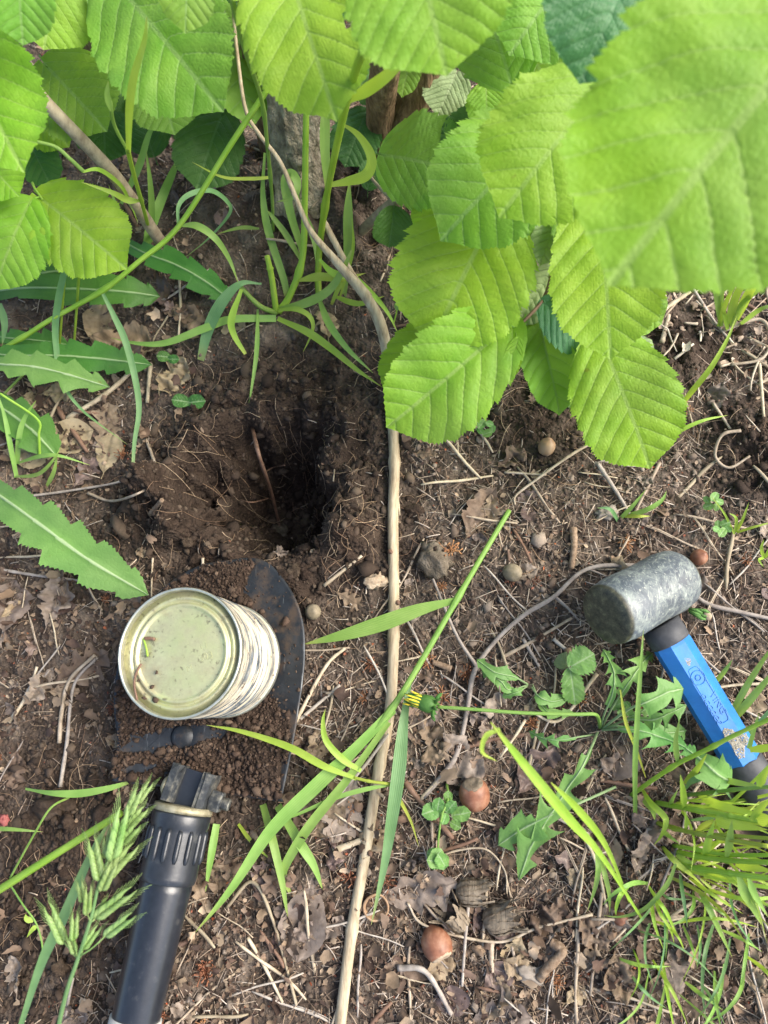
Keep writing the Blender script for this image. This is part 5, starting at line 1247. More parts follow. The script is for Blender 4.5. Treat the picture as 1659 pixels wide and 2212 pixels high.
# clump in front of the trunk
g = plant('grass_clump', 'tall bright grass clump with folded blades rising before the grey trunk', 'grass', 650, 650)
stem_g(g, [(787,100,262),(750,215,200),(710,400,95),(692,520,38),(687,600,12),(690,650,3)], 13, 'gr_bright', 19, (.47,))
blade_g(g, [(752,218,200),(800,190,212),(840,160,222),(880,120,232)], 34, 'gr_bright', .15, 0, .5, .5)
stem_g(g, [(662,215,120),(660,330,90),(658,450,55),(653,560,25),(625,640,6),(600,675,2)], 14, 'gr_bright', 20, (.66,))
blade_g(g, [(703,230,115),(702,320,100),(708,402,80)], 26, 'gr_mid', .2, 0, .8, .6)
blade_g(g, [(708,400,80),(750,392,84),(792,378,90),(803,340,96),(775,292,104),(730,262,110)], 30, 'gr_bright', .2, 1.0, .4, .1, .4)
blade_g(g, [(742,640,5),(752,540,30),(752,460,50),(755,390,66)], 27, 'gr_mid', .2, 0, .6, .05, .5)
blade_g(g, [(655,545,15),(630,470,40),(617,400,58),(628,376,64),(642,395,62),(635,425,58),(598,436,55)], 26, 'gr_mid', .2, .3, .7, .04, .4)
stem_g(g, [(498,-10,235),(530,110,200),(566,220,140),(578,320,90),(588,430,40),(590,500,10)], 11, 'gr_mid', 9, (.45, .7))
blade_g(g, [(587,383,55),(540,386,58),(480,382,62),(415,350,68)], 9, 'gr_yel', .1, 0, .8)
blade_g(g, [(572,330,70),(568,420,45),(580,500,25),(612,600,8),(620,640,3)], 20, 'gr_mid', .2, 0, .3, .7, .5)
blade_g(g, [(565,613,30),(520,613,34),(480,653,28),(450,713,14),(434,778,3)], 31, 'gr_blue', .2, -.3, .15, .6, .6)
blade_g(g, [(522,625,32),(500,690,24),(506,725,16),(530,765,8)], 18, 'gr_bright', .2, .5, .5, .5)
stem_g(g, [(515,615,30),(560,660,16),(598,676,4)], 12, 'gr_mid', 14)
stem_g(g, [(577,553,42),(587,600,28),(597,675,4)], 14, 'gr_bright', 17, (.3,))
blade_g(g, [(596,688,4),(500,690,14),(440,710,16),(360,740,14),(300,742,14),(240,730,14)], 20, 'gr_mid', .2, .3, .9, .04, .3)
blade_g(g, [(600,688,5),(665,718,12),(715,753,14),(770,798,9),(825,836,4)], 20, 'gr_bright', .2, .3, .6, .03)
blade_g(g, [(600,670,8),(640,668,18),(670,685,18),(675,715,12),(655,760,5)], 14, 'gr_bright', .2, .6)
blade_g(g, [(687,640,6),(710,698,14),(750,753,12),(806,806,5)], 19, 'gr_mid', .2, .2)
blade_g(g, [(557,668,10),(555,750,14),(548,810,12),(535,890,8)], 12, 'gr_mid', .2)
blade_g(g, [(600,668,6),(660,655,22),(710,628,34),(740,585,46),(760,540,56)], 24, 'gr_mid', .25, .3, .5, .2)
blade_g(g, [(640,607,14),(690,598,22),(740,602,26),(790,590,24)], 22, 'gr_yel', .2, .2, .3)
blade_g(g, [(690,560,34),(720,590,34),(770,605,30),(830,665,20),(860,720,12)], 19, 'gr_bright', .2, .5, .4)
blade_g(g, [(722,640,8),(775,656,16),(830,640,18)], 15, 'gr_bright', .2)
blade_g(g, [(745,598,22),(730,625,14),(716,658,4)], 13, 'gr_bright', .2, 0, .5, .5)
blade_g(g, [(630,310,50),(640,420,35),(680,520,22),(690,600,10)], 17, 'gr_mid', .2, 0, .1, .6, .6)
blade_g(g, [(655,570,10),(620,510,28),(590,470,38),(578,455,40)], 16, 'gr_mid', .2)
blade_g(g, [(760,470,50),(762,540,34),(735,640,6)], 10, 'gr_bright', .2, 0, .1, .5, .6)
blade_g(g, [(600,686,4),(560,720,12),(520,760,10),(478,810,4)], 11, 'gr_mid', .2) if False else None
# long jointed stalk slanting over the weeds
g = plant('grass_stalk', 'long yellow green jointed grass stalk slanting over the toothed weed leaves', 'grass', -10, 770)
stem_g(g, [(592,172,140),(500,310,110),(385,490,70),(300,565,58),(222,627,48),(110,690,36),(60,722,28),(0,758,18),(-40,790,4)], 13, 'gr_bright', 12, (.50, .78))
blade_g(g, [(219,628,48),(245,680,40),(272,740,32),(294,828,22),(300,890,18),(290,960,15),(286,1045,12)], 17, 'gr_blue', .25, .2, .5, .3)
blade_g(g, [(385,488,70),(425,488,72),(465,515,66),(495,560,52),(515,612,40)], 19, 'gr_mid', .2, .3, .3)
blade_g(g, [(385,487,70),(386,445,72),(410,420,70),(455,412,62),(490,435,48),(495,462,38),(450,515,20),(395,560,8)], 13, 'gr_blue', .3, .8)
g = plant('grass_sprig', 'thin forked grass sprig with folded blades below the upper left hazel leaves', 'grass', 325, 520)
stem_g(g, [(275,320,150),(290,380,115),(305,432,82),(318,480,44),(328,520,5)], 11, 'gr_bright', 10, (.5,))
blade_g(g, [(278,330,146),(280,240,190),(290,165,212),(312,90,228),(317,36,238)], 22, 'gr_bright', .3, .2, .7, .05)
stem_g(g, [(238,220,180),(247,270,165),(278,330,146)], 11, 'gr_mid', 9)
blade_g(g, [(240,240,178),(232,205,186),(234,175,192)], 16, 'gr_mid', .3)
blade_g(g, [(306,434,82),(275,432,88),(240,415,98),(175,393,108)], 17, 'gr_bright', .2, .3, .3)
stem_g(g, [(180,370,110),(150,342,118),(117,316,124),(57,302,130)], 11, 'gr_mid', 9)
blade_g(g, [(178,371,110),(215,367,104),(260,400,80),(282,440,60),(298,482,45)], 11, 'gr_bright', .2, .3)
blade_g(g, [(327,517,6),(328,450,30),(324,390,48),(315,322,62)], 17, 'gr_mid', .2, 0, .8)
blade_g(g, [(310,560,8),(330,480,20),(370,380,30),(392,335,36)], 26, 'gr_mid', .2, 0, .5)
blade_g(g, [(262,440,20),(300,360,44),(322,290,60),(345,255,66)], 18, 'gr_mid', .2)
blade_g(g, [(270,560,6),(262,480,28),(235,400,46)], 14, 'gr_mid', .2)
blade_g(g, [(560,494,14),(520,492,16),(470,505,14)], 10, 'gr_mid', .2)
g = plant('grass_sprig', 'pair of thin upright grass stems standing in the toothed weed leaves', 'grass', 150, 770)
blade_g(g, [(140,585,70),(128,640,52),(120,700,34),(122,755,24),(133,823,18),(180,888,14),(275,960,8)], 17, 'gr_blue', .25, .2, .9, .04, .2)
stem_g(g, [(172,570,70),(166,660,34),(160,742,5)], 8, 'gr_bright')
stem_g(g, [(142,560,75),(138,620,55),(128,752,8)], 8, 'gr_bright')
stem_g(g, [(120,750,18),(60,800,16),(0,860,14)], 8, 'gr_mid')
blade_g(g, [(0,655,50),(10,700,40),(5,745,30)], 18, 'gr_blue', .25)
g = plant('grass_sprig', 'small spreading grass sprig over an orange brown leaf left of the soil heap', 'grass', 40, 1010)
blade_g(g, [(36,1030,4),(22,960,18),(10,900,26),(-5,850,32)], 13, 'gr_mid', .2, 0, .8)
blade_g(g, [(37,1002,6),(42,940,22),(55,900,30),(78,865,36)], 14, 'gr_mid', .2, 0, .8)
blade_g(g, [(38,1000,8),(90,985,22),(130,985,22),(195,1005,8)], 11, 'gr_mid', .2, .3)
blade_g(g, [(30,1030,4),(80,1025,16),(110,1000,24),(133,965,28)], 10, 'gr_mid', .2)
stem_g(g, [(86,985,14),(84,940,24),(80,905,30),(0,850,44)], 7, 'gr_bright')
blade_g(g, [(98,1055,3),(116,1020,14),(124,980,20)], 11, 'gr_mid', .2)

# stalk across the middle
g = plant('grass_stalk', 'long pale green grass stalk slanting across the bare shoot', 'grass', 1098, 1108)
stem_g(g, [(1100,1103,6),(1045,1195,14),(985,1298,22),(915,1420,26),(848,1528,26),(780,1610,20),(715,1672,12)], 14, 'gr_mid', 17, (.32, .68))
blade_g(g, [(984,1297,22),(910,1316,22),(820,1348,18),(740,1372,14),(655,1392,8)], 40, 'gr_mid', .18, .2, .4, .02, .45)
blade_g(g, [(850,1532,26),(760,1625,24),(680,1700,22),(585,1794,18),(500,1919,12),(422,2014,6)], 36, 'gr_mid', .22, .2, .6, .02, .4)
blade_g(g, [(840,1560,24),(750,1684,22),(668,1785,18),(620,1862,12),(613,1894,8),(627,1930,4)], 25, 'gr_mid', .22, .2, .6, .3, .4)
blade_g(g, [(885,1472,18),(872,1560,24),(862,1660,24),(848,1760,20),(830,1870,14),(802,1998,8)], 36, 'gr_blue', .2, .1, .35, .02, .4)
g = plant('grass_sprig', 'yellow green jointed grass runner crossing the bare shoot beside the spade', 'grass', 850, 1695)
blade_g(g, [(770,1682,24),(700,1655,28),(625,1614,28),(525,1581,26),(445,1566,24)], 19, 'gr_bright', .2, .2, .5, .03, .35)
stem_g(g, [(870,1700,4),(845,1694,20),(800,1688,24),(765,1680,24)], 8, 'gr_yel', 8, (.3, .7))
blade_g(g, [(780,1665,22),(740,1640,26),(705,1600,30),(698,1560,32),(703,1532,32)], 18, 'gr_bright', .2, .4, .6)
blade_g(g, [(848,1695,20),(790,1705,22),(720,1725,20),(640,1760,16),(560,1790,12)], 12, 'gr_mid', .2, .3)
blade_g(g, [(848,1696,20),(865,1730,16),(888,1775,8),(905,1830,4)], 9, 'gr_yel', .2, 0, .8)
g = plant('grass_sprig', 'four broad soil specked grass blades fanning out below the spade corner', 'grass', 600, 1740)
blade_g(g, [(568,1738,4),(590,1819,14),(610,1909,12),(622,1985,4)], 22, 'gr_mid', .2, 0, .8)
blade_g(g, [(600,1740,4),(650,1824,14),(678,1870,12),(697,1922,4)], 26, 'gr_mid', .2, 0, .8)
blade_g(g, [(468,1780,6),(456,1850,10),(444,1926,4)], 20, 'gr_mid', .2, 0, .9)
blade_g(g, [(515,1780,4),(545,1820,8),(590,1862,4)], 10, 'gr_yel', .2, 0, .8)
g = plant('grass_plant', 'lone flat soil specked grass blade left of the spade corner', 'grass', 60, 1705)
blade_g(g, [(55,1704,6),(110,1713,14),(170,1714,14),(230,1704,14),(285,1688,12)], 19, 'gr_mid', .15, 0, .3, .3, .5)
g = plant('grass_plant', 'short flat grass blade beside the tiny pink bud', 'grass', -10, 1793)
blade_g(g, [(-40,1790,6),(20,1791,12),(92,1797,8)], 11, 'gr_mid', .15)

# seeding grass in the lower left
g = plant('seeding_grass', 'bristly green grass seed head drooping beside the spade collar', 'grass', 120, 2260)
def bp_(x, y, z): return (x*.2481, 1663 + y*.2481, z)
stem_g(g, [(110,2300,95), bp_(520,2180,108), bp_(590,1900,115), bp_(680,1640,120), bp_(790,1300,122), bp_(860,1000,122), bp_(960,740,120), bp_(1080,500,116), bp_(1150,350,112)], 13, 'gr_blue', 6)
def spikelet(b, e, z, wpx, seed, ped=None):
    rs = np.random.default_rng(seed); B = at(*bp_(b[0], b[1], 0)[:2], z*.001); E = at(*bp_(e[0], e[1], 0)[:2], (z+rs.uniform(-4, 5))*.001); L = np.linalg.norm(E-B); y = (E-B)/L
    fr = frame(B, y, CAM-B); parts = []; tt = []
    W = wpx*pxs(B)*.60; nf = 7
    for k in range(nf):
        for sg in (-1, 1):
            u0 = (k + (.5 if sg > 0 else 0))/nf*.66; l = L*.42*(1-.25*u0); base = np.array([sg*W*.10, u0*L, 0]); d = norm([sg*.13*(1-u0*.5), 1, .04])
            c = cr([base, base + d*l*.4 + [sg*W*.36, 0, W*.12*(k % 2)], base + d*l + [sg*W*.05, 0, 0]], 7); r = W*np.array([.16, .36, .42, .38, .27, .14, .03])*(1-.30*u0)
            V, F = tube(c, r, 6); parts.append((V, F)); tt.append(np.repeat(np.linspace(.55, .93, 7), 6))
            a = c[-1]; V, F = tube(np.array([a - d*l*.1, a + d*L*.14 + [sg*W*.25, 0, .0004], a + d*L*.30 + [sg*W*.5, 0, .001]]), [W*.07, W*.05, W*.03], 3); parts.append((V, F)); tt.append(np.full(9, .8))
    if ped:
        Pd = at(*bp_(ped[0], ped[1], 0)[:2], z*.001); V, F = tube(cr([Pd, (Pd+B)/2 + [.001, 0, .001], B + y*L*.04], 6), W*.12, 5); V = (V - fr[0]) @ fr[1].T; parts.append((V, F)); tt.append(np.full(len(V), .3))
    V, F = merge(*parts); n = len(V)
    emit('spikelet', place(V, fr), F, M['gr_spike'], g, attrs={'s': V[:, 0]/W, 't': np.concatenate(tt)})
M['gr_spike'] = grassmat('seed head green', (.17, .31, .07), (.34, .46, .18), (.34, .48, .10), .3)
for k, (b, e, z, w_, pd) in enumerate([((560,1510),(395,1150),118,24,(670,1640)), ((655,1600),(590,1400),119,17,(672,1630)), ((640,1490),(655,1220),121,18,(668,1620)), ((715,1570),(880,1340),120,18,(690,1640)),
    ((905,1455),(1190,1240),121,20,(700,1620)), ((755,1265),(775,990),123,17,(785,1320)), ((722,1150),(690,960),122,16,(775,1300)), ((815,1300),(1200,1010),121,24,(790,1320)), ((870,960),(792,570),124,26,(865,990)),
    ((860,1230),(960,1110),118,16,(820,1240)), ((880,1060),(1010,780),123,22,(860,1000)), ((900,960),(1210,620),120,26,(870,980)), ((940,760),(990,440),122,20,(930,800)), ((920,770),(930,560),120,16,(900,860)), ((970,800),(1090,270),124,30,(950,780)),
    ((1050,650),(1220,460),117,22,(1000,680)), ((1110,500),(1290,310),114,22,(1080,520)), ((1110,400),(1230,130),116,22,(1090,480)), ((1180,300),(1330,90),113,18,(1150,350))]):
    spikelet(b, e, z, w_, k, pd)
blade_g(g, [(40,2230,80),(90,2080,95),(140,1975,100),(195,1850,104),(245,1760,100)], 27, 'gr_blue', .2, .1, .5, .1, .4)
g = plant('grass_stalk', 'thick black specked yellow green stalk slanting behind the seed head', 'grass', -60, 1960)
stem_g(g, [(-60,1955,70),(0,1921,90),(120,1845,105),(262,1756,112)], 22, 'gr_bright', 17)
g = plant('grass_stalk', 'very thin bent green stem on dark soil left of the seed head', 'grass', 20, 1895)
stem_g(g, [(22,1896,5),(75,1800,18),(110,1745,20),(150,1722,8)], 6, 'gr_mid', 6)
stem_g(g, [(18,1905,6),(50,1955,14),(78,1995,14),(92,2050,10),(85,2100,4)], 5, 'gr_mid')
blade_g(g, [(80,2000,14),(70,2008,15),(58,2025,14)], 12, 'gr_bright', .2); blade_g(g, [(72,1990,14),(58,1985,16),(55,1975,16)], 14, 'gr_bright', .2)

# sunlit clump beyond the leaves, upper right
g = plant('grass_clump', 'pale sunlit grass clump growing on bare soil under the biggest hazel leaf', 'grass', 1555, 700)
for pts, w_, m_ in [([(1558,705,3),(1548,640,40),(1535,580,60)], 16, 'gr_mid'), ([(1552,705,3),(1570,650,40),(1600,590,62)], 13, 'gr_bright'), ([(1575,700,3),(1590,640,50),(1640,560,86)], 22, 'gr_bright'),
    ([(1580,705,3),(1610,650,40),(1680,600,66)], 16, 'gr_mid'), ([(1572,712,3),(1565,680,22),(1558,650,34)], 12, 'gr_bright'), ([(1590,690,4),(1620,630,52),(1670,570,84)], 24, 'gr_bright'), ([(1555,700,3),(1560,620,50),(1572,560,76)], 13, 'gr_mid'), ([(1600,700,3),(1640,670,28),(1680,655,34)], 13, 'gr_mid')]:
    blade_g(g, pts, w_, m_, .2, .2, .7)
g = plant('grass_plant', 'long straight grass blade leaning out beside the lowest hazel leaf', 'grass', 1460, 890)
blade_g(g, [(1458,892,4),(1495,845,30),(1535,795,44),(1570,735,52),(1592,682,56)], 15, 'gr_bright', .25, 0, .6, .03)
g = plant('grass_plant', 'thin low grass blade at the tip of the lowest hazel leaf', 'grass', 1420, 962)
blade_g(g, [(1418,962,3),(1470,930,14),(1520,908,18),(1572,897,16)], 11, 'gr_bright', .25, 0, .6)
g = plant('grass_sprout', 'small forked grass sprout on litter below the hazel leaf tip', 'grass', 1340, 1122)
for pts, w_, m_ in [([(1335,1125,2),(1318,1100,12),(1290,1097,12)], 10, 'gr_blue'), ([(1338,1122,2),(1365,1095,12),(1395,1058,18)], 11, 'gr_mid'), ([(1360,1112,4),(1400,1100,14),(1430,1080,16),(1440,1060,16)], 13, 'gr_mid'), ([(1350,1115,3),(1380,1115,8),(1405,1115,6)], 10, 'gr_yel')]: blade_g(g, pts, w_, m_, .2, .2, .8)
g = plant('grass_sprout', 'tiny pale grass sprout with spread blades on bare litter', 'grass', 1587, 1150)
for pts, w_, m_ in [([(1587,1155,2),(1565,1110,14),(1535,1070,20)], 6, 'gr_bright'), ([(1588,1150,2),(1590,1120,14),(1575,1108,16)], 8, 'gr_bright'), ([(1590,1150,2),(1605,1120,14),(1618,1085,20)], 8, 'gr_bright'), ([(1592,1150,2),(1630,1138,10),(1680,1125,12)], 7, 'gr_bright')]: blade_g(g, pts, w_, m_, .2, 0, .8)
g = plant('grass_sprout', 'tiny grass sprout behind the dull reddish nut', 'grass', 1655, 1190)
for pts, w_ in [([(1650,1205,2),(1645,1185,12),(1650,1165,16)], 9), ([(1652,1205,2),(1668,1180,12),(1685,1170,14)], 9), ([(1650,1205,2),(1640,1210,8),(1650,1225,8)], 7)]: blade_g(g, pts, w_, 'gr_bright', .2, 0, .8)

# clump in the lower right, stems sweeping to the right
g = plant('grass_clump', 'lush bright green grass clump with reddish stem bases sweeping over the black grip', 'grass', 1435, 1760)
def z8(x, y, z): return (1269 + x*.2350, 1593 + y*.2350, z)
for pts, w_, m_ in [([(390,540,3),(600,390,30),(830,240,55),(1100,110,72),(1350,-20,85),(1700,-180,100)], 13, 'gr_bright'), ([(600,770,3),(740,820,22),(900,860,38),(1150,910,55),(1659,1000,80)], 13, 'gr_yel'),
    ([(640,600,8),(900,650,35),(1200,700,55),(1400,740,66),(1750,800,80)], 15, 'gr_bright'), ([(780,1040,3),(1000,1090,30),(1300,1130,52),(1700,1150,75)], 15, 'gr_bright'), ([(800,1090,3),(950,1190,24),(1200,1230,44),(1400,1260,56),(1750,1300,70)], 16, 'gr_bright'),
    ([(900,530,6),(1100,510,30),(1350,480,50),(1700,450,66)], 11, 'gr_mid'), ([(770,990,4),(1000,1030,30),(1300,1080,50),(1700,1080,70)], 12, 'gr_bright'), ([(700,800,6),(1000,880,44),(1300,900,62),(1700,930,84)], 11, 'gr_yel')]:
    stem_g(g, [z8(*p) for p in pts], w_, m_, w_*.8, (.35, .65))
for pts, w_, m_ in [([(830,240,55),(815,120,62),(815,0,68),(850,-180,76)], 15, 'gr_mid'), ([(890,660,35),(880,500,46),(855,340,56)], 17, 'gr_bright'), ([(890,420,20),(1000,300,40),(1100,150,56)], 16, 'gr_bright'), ([(500,470,8),(580,600,26),(700,720,34),(720,790,34),(680,900,26),(610,990,14)], 17, 'gr_bright'),
    ([(500,550,6),(590,650,20),(620,760,26)], 20, 'gr_mid'), ([(900,850,38),(910,760,44),(895,660,50)], 10, 'gr_bright'), ([(1030,530,10),(1150,600,40),(1350,660,54),(1659,720,66)], 24, 'gr_bright'), ([(1180,740,56),(1300,790,62),(1659,850,76)], 34, 'gr_bright'),
    ([(1080,1100,34),(1110,960,50),(1170,760,64)], 20, 'gr_bright'), ([(1280,1100,52),(1310,920,66),(1330,760,76)], 20, 'gr_mid'), ([(680,990,4),(760,1090,24),(850,1180,26),(950,1260,22),(1090,1390,14)], 15, 'gr_yel'), ([(800,1060,6),(900,1130,28),(990,1160,36)], 15, 'gr_mid'),
    ([(1390,1270,56),(1440,1420,52),(1520,1560,44),(1600,1723,36)], 25, 'gr_mid'), ([(1480,1290,58),(1540,1450,52),(1659,1650,44)], 18, 'gr_mid'), ([(900,470,20),(960,400,34),(1080,370,40),(1200,410,34),(1280,500,24),(1340,600,12)], 16, 'gr_blue'), ([(1200,380,30),(1400,420,44),(1700,480,56)], 16, 'gr_mid'),
    ([(1360,1160,50),(1500,1190,60),(1700,1230,70)], 26, 'gr_bright'), ([(1560,760,78),(1700,740,88)], 34, 'gr_bright'), ([(1575,450,66),(1610,360,74),(1680,240,84)], 22, 'gr_bright'), ([(1000,860,40),(1100,790,52),(1180,770,58)], 14, 'gr_yel'),
    ([(660,830,6),(740,900,24),(850,980,30)], 12, 'gr_mid'), ([(1500,760,76),(1600,640,86),(1700,560,94)], 18, 'gr_bright'), ([(950,760,20),(1100,745,30),(1200,740,36)], 9, 'gr_blue'), ([(800,640,10),(770,600,28),(830,480,44)], 12, 'gr_mid')]:
    blade_g(g, [z8(*p) for p in pts], w_, m_, .22, .3, .5, .04)
for k in range(30):
    bx, by = random.uniform(1420, 1520), random.uniform(1720, 1900); ln_ = random.uniform(130, 300); an = random.gauss(.10, .34); cv = random.gauss(.15, .3)
    q = [(bx + ln_*u*math.cos(an + cv*u), by + ln_*u*math.sin(an + cv*u), 3 + u*random.uniform(40, 75)*(1.15 - .35*u*u)) for u in (0, .33, .66, 1)]
    blade_g(g, q, random.uniform(5, 11), random.choice(['gr_bright', 'gr_bright', 'gr_bright', 'gr_yel']), .22, random.uniform(-.6, .6), .6, .04)
g = plant('grass_clump', 'thin green blades trailing over dead leaves below the lush grass clump', 'grass', 1410, 1950)
for pts, w_, m_ in [([(560,1340,4),(420,1340,30),(250,1430,34),(140,1540,26)], 12, 'gr_mid'), ([(810,1160,30),(760,1300,28),(680,1420,26),(560,1550,20),(430,1620,14),(280,1650,10),(150,1635,8)], 12, 'gr_mid'),
    ([(550,1350,6),(650,1500,24),(720,1600,26),(780,1723,20),(860,1900,10)], 11, 'gr_bright'), ([(590,1500,8),(600,1620,20),(630,1760,20),(700,1950,8)], 10, 'gr_bright'), ([(610,1430,6),(660,1600,24),(760,1760,24),(800,1900,14)], 9, 'gr_bright'), ([(850,1240,4),(870,1400,20),(900,1600,22),(920,1750,14)], 10, 'gr_blue'),
    ([(1020,1400,6),(1080,1500,30),(1150,1640,34),(1250,1850,24),(1330,2020,14)], 16, 'gr_mid'), ([(680,1430,14),(760,1480,20),(960,1490,14)], 7, 'gr_blue'), ([(420,1320,6),(310,1440,20),(265,1560,16),(262,1650,6)], 11, 'gr_bright'), ([(1040,1300,8),(1300,1530,6)], 8, 'gr_yel'),
    ([(80,1010,20),(100,1200,26),(70,1380,20),(0,1600,8)], 14, 'gr_mid'), ([(100,1060,20),(160,1260,26),(200,1450,20),(205,1610,8)], 13, 'gr_mid')]:
    blade_g(g, [z8(*p) for p in pts], w_, m_, .22, .2, .6, .04)
for k in range(34):
    bx, by = random.uniform(1330, 1640), random.uniform(1880, 2150); ln_ = random.uniform(90, 240); an = random.gauss(1.1, .7); cv = random.gauss(.1, .5)
    q = [(bx + ln_*u*math.cos(an + cv*u), by + ln_*u*math.sin(an + cv*u), 3 + random.uniform(14, 38)*math.sin(u*2.6)) for u in (0, .33, .66, 1)]
    blade_g(g, q, random.uniform(5, 11), random.choice(['gr_bright', 'gr_mid', 'gr_mid', 'gr_blue']), .22, random.uniform(-.6, .6), .6, .04)
g = plant('grass_plant', 'two blurred bright blades rising high over the dandelion leaves', 'grass', 1385, 1985)
blade_g(g, [(1390,1990,5),(1300,1850,90),(1230,1770,120),(1140,1660,150),(1060,1560,172)], 26, 'gr_bright', .25, .2, .3, .1, .6)
blade_g(g, [(1360,1950,5),(1310,1830,80),(1250,1750,115),(1190,1690,135)], 20, 'gr_bright', .25, .2, .3, .1, .6)
blade_g(g, [(1080,1575,168),(1050,1590,168),(1042,1625,165),(1075,1645,160)], 14, 'gr_bright', .25, 1.0, .6)
g = plant('grass_clump', 'slender grass blades beside the far side of the blue handle', 'grass', 1590, 1560)
for pts, w_, m_ in [([(1570,1560,3),(1620,1470,40),(1680,1380,66)], 17, 'gr_mid'), ([(1575,1565,3),(1630,1500,34),(1690,1430,56)], 20, 'gr_mid'), ([(1590,1600,3),(1640,1560,26),(1690,1500,40)], 12, 'gr_blue'), ([(1540,1480,4),(1565,1450,26),(1582,1425,34)], 12, 'gr_mid'), ([(1600,1690,10),(1625,1590,40),(1640,1540,52)], 12, 'gr_mid'), ([(1620,1620,40),(1700,1610,60)], 20, 'gr_bright')]:
    blade_g(g, pts, w_, m_, .22, .1, .7)
g = plant('grass_plant', 'upright narrow blade standing in the dandelion rosette', 'grass', 1375, 1745)
blade_g(g, [(1372,1765,3),(1372,1650,44),(1378,1530,66),(1385,1430,80),(1390,1360,86)], 14, 'gr_mid', .25, 0, .8, .03)
blade_g(g, [(1340,1490,50),(1352,1560,40),(1375,1620,26),(1395,1680,10)], 9, 'gr_yel', .25, 0, .4, .3)

# ------------------------------------------------------------------ toothed weeds
def toothed(parent, pts, hw, mt, lobes, depth=.55, back=.3, seed=1, end=.05, endw=0.0, fold=.12, wav=.02, n=150, absz=True, pet=.0, name='leaf', roll=0, spiky=.0):
    """leaf with a saw-toothed / lobed outline along a spine; hw = half width px"""
    rs = np.random.default_rng(seed); P = absw(pts); c = cr(P, n); T = tangents(c); t = np.linspace(0, 1, n); s0 = pxs(c[n//2]); L = np.linalg.norm(np.diff(c, axis=0), axis=1).sum()
    env = np.interp(t, [0, max(pet, .001), pet+.12, .45, .8, .93, 1], [.05, .07, .45, .95, .95 + endw, .60 + endw*.6, .02])
    up_ = norm(norm(CAM-c[n//2])*.6 + np.array([0, 0, .4]))
    if roll: 
        a0 = norm(T[n//2]); up_ = norm(up_*math.cos(R(roll)) + np.cross(a0, up_)*math.sin(R(roll)))
    cols = np.array([-1, -.92, -.66, -.33, -.085, -.04, 0, .04, .085, .33, .66, .92, 1.0]); V = np.zeros((n, 13, 3)); ve = np.zeros((n, 13))
    phs = [rs.uniform(0, 1), rs.uniform(0, 1)]; rs2 = rs.uniform(.2, 1.6, 40); rs3 = rs.uniform(.45, 1.25, 60)
    for k in range(n):
        s_ = np.cross(T[k], up_); s_ /= np.linalg.norm(s_)+1e-9; nn = np.cross(s_, T[k])
        for j, q in enumerate(cols):
            sg = 0 if q < 0 else 1; ph = (t[k]*lobes + phs[sg] + .12*math.sin(t[k]*17+seed+sg)) % 1.0
            saw = (1-ph)**.8 if depth < .5 else (1 - ph)**1.2 if ph > .18 else (ph/.18)
            saw = saw*rs3[int(t[k]*lobes + phs[sg] + .12*math.sin(t[k]*17+seed+sg)) + 30*sg]
            w_ = env[k]*((1-depth) + depth*saw*1.15)
            if t[k] > .90: w_ = env[k]*(1-depth*.3)
            fine = 1 + (spiky*.5 + .025)*math.sin(k*2.1+sg)*rs2[k % 40]*(abs(q) > .85)
            w_ *= hw*s0*fine; a = abs(q)
            V[k, j] = c[k] + s_*(q*w_) + nn*(a*w_*fold + wav*L*.6*math.sin(t[k]*lobes*4.2 + q*3 + seed)*a*.35 + (.0006 if a < .05 else 0)) - T[k]*(back*a*a*w_*saw)
            ve[k, j] = 1.0 if a < .05 else 0.0
    V = V.reshape(-1, 3); F = [tuple(f) for f in grid_faces(n, 13)]
    rv, rf_ = tube(c - np.array([0, 0, .0004]), np.linspace(1, .25, n)*hw*s0*.055 + .0003, 6)
    allF = F + [tuple(i+len(V) for i in f) for f in rf_]
    return emit(name, np.vstack([V, rv]), allF, M[mt], parent, attrs={'vein': np.concatenate([ve.ravel(), np.ones(len(rv))])})
w1 = plant('toothed_weed', 'spiny toothed green leaf reaching from the edge towards the can lid', 'weed', -70, 1030)
toothed(w1, [(-60,1035,20),(10,1078,40),(90,1135,44),(190,1208,38),(320,1285,26)], 62, 'weed_lt', 6.2, .38, -.15, 2, fold=.12, spiky=.05)
w5 = plant('toothed_weed', 'dark soft toothed leaf under the small spreading grass sprig', 'weed', -50, 870)
toothed(w5, [(-50,850,14),(10,885,20),(70,930,18),(122,985,10)], 48, 'weed', 4.0, .32, -.1, 6)
w2 = plant('toothed_weed', 'dark green weed with long white ribbed toothed leaves spreading under the slanting stalk', 'weed', -60, 700)
toothed(w2, [(-60,640,24),(40,622,34),(170,624,34),(270,630,28),(345,640,16)], 43, 'weed', 6.5, .38, .1, 3, wav=.03)
toothed(w2, [(-60,740,14),(0,765,22),(128,768,22),(230,776,18),(328,788,10)], 36, 'weed', 7.5, .35, -.1, 4, wav=.03)
toothed(w2, [(-50,775,26),(0,786,36),(68,791,36),(137,806,30),(236,836,18)], 42, 'weed_lt', 4.4, .5, -.2, 5, wav=.03)
toothed(w2, [(-60,660,10),(60,600,20),(130,585,22),(215,582,14)], 34, 'weed', 5, .35, .1, 7, wav=.03)
toothed(w2, [(-50,720,10),(20,730,16),(80,735,14),(150,745,8)], 30, 'weed', 5, .5, .1, 8, wav=.04)
w7 = plant('toothed_weed', 'single dark toothed leaf lying behind the folded grass blades', 'weed', 262, 520)
toothed(w7, [(255,515,8),(310,545,22),(380,572,22),(440,605,16),(500,650,6)], 34, 'weed', 5.5, .35, .05, 9, wav=.03)

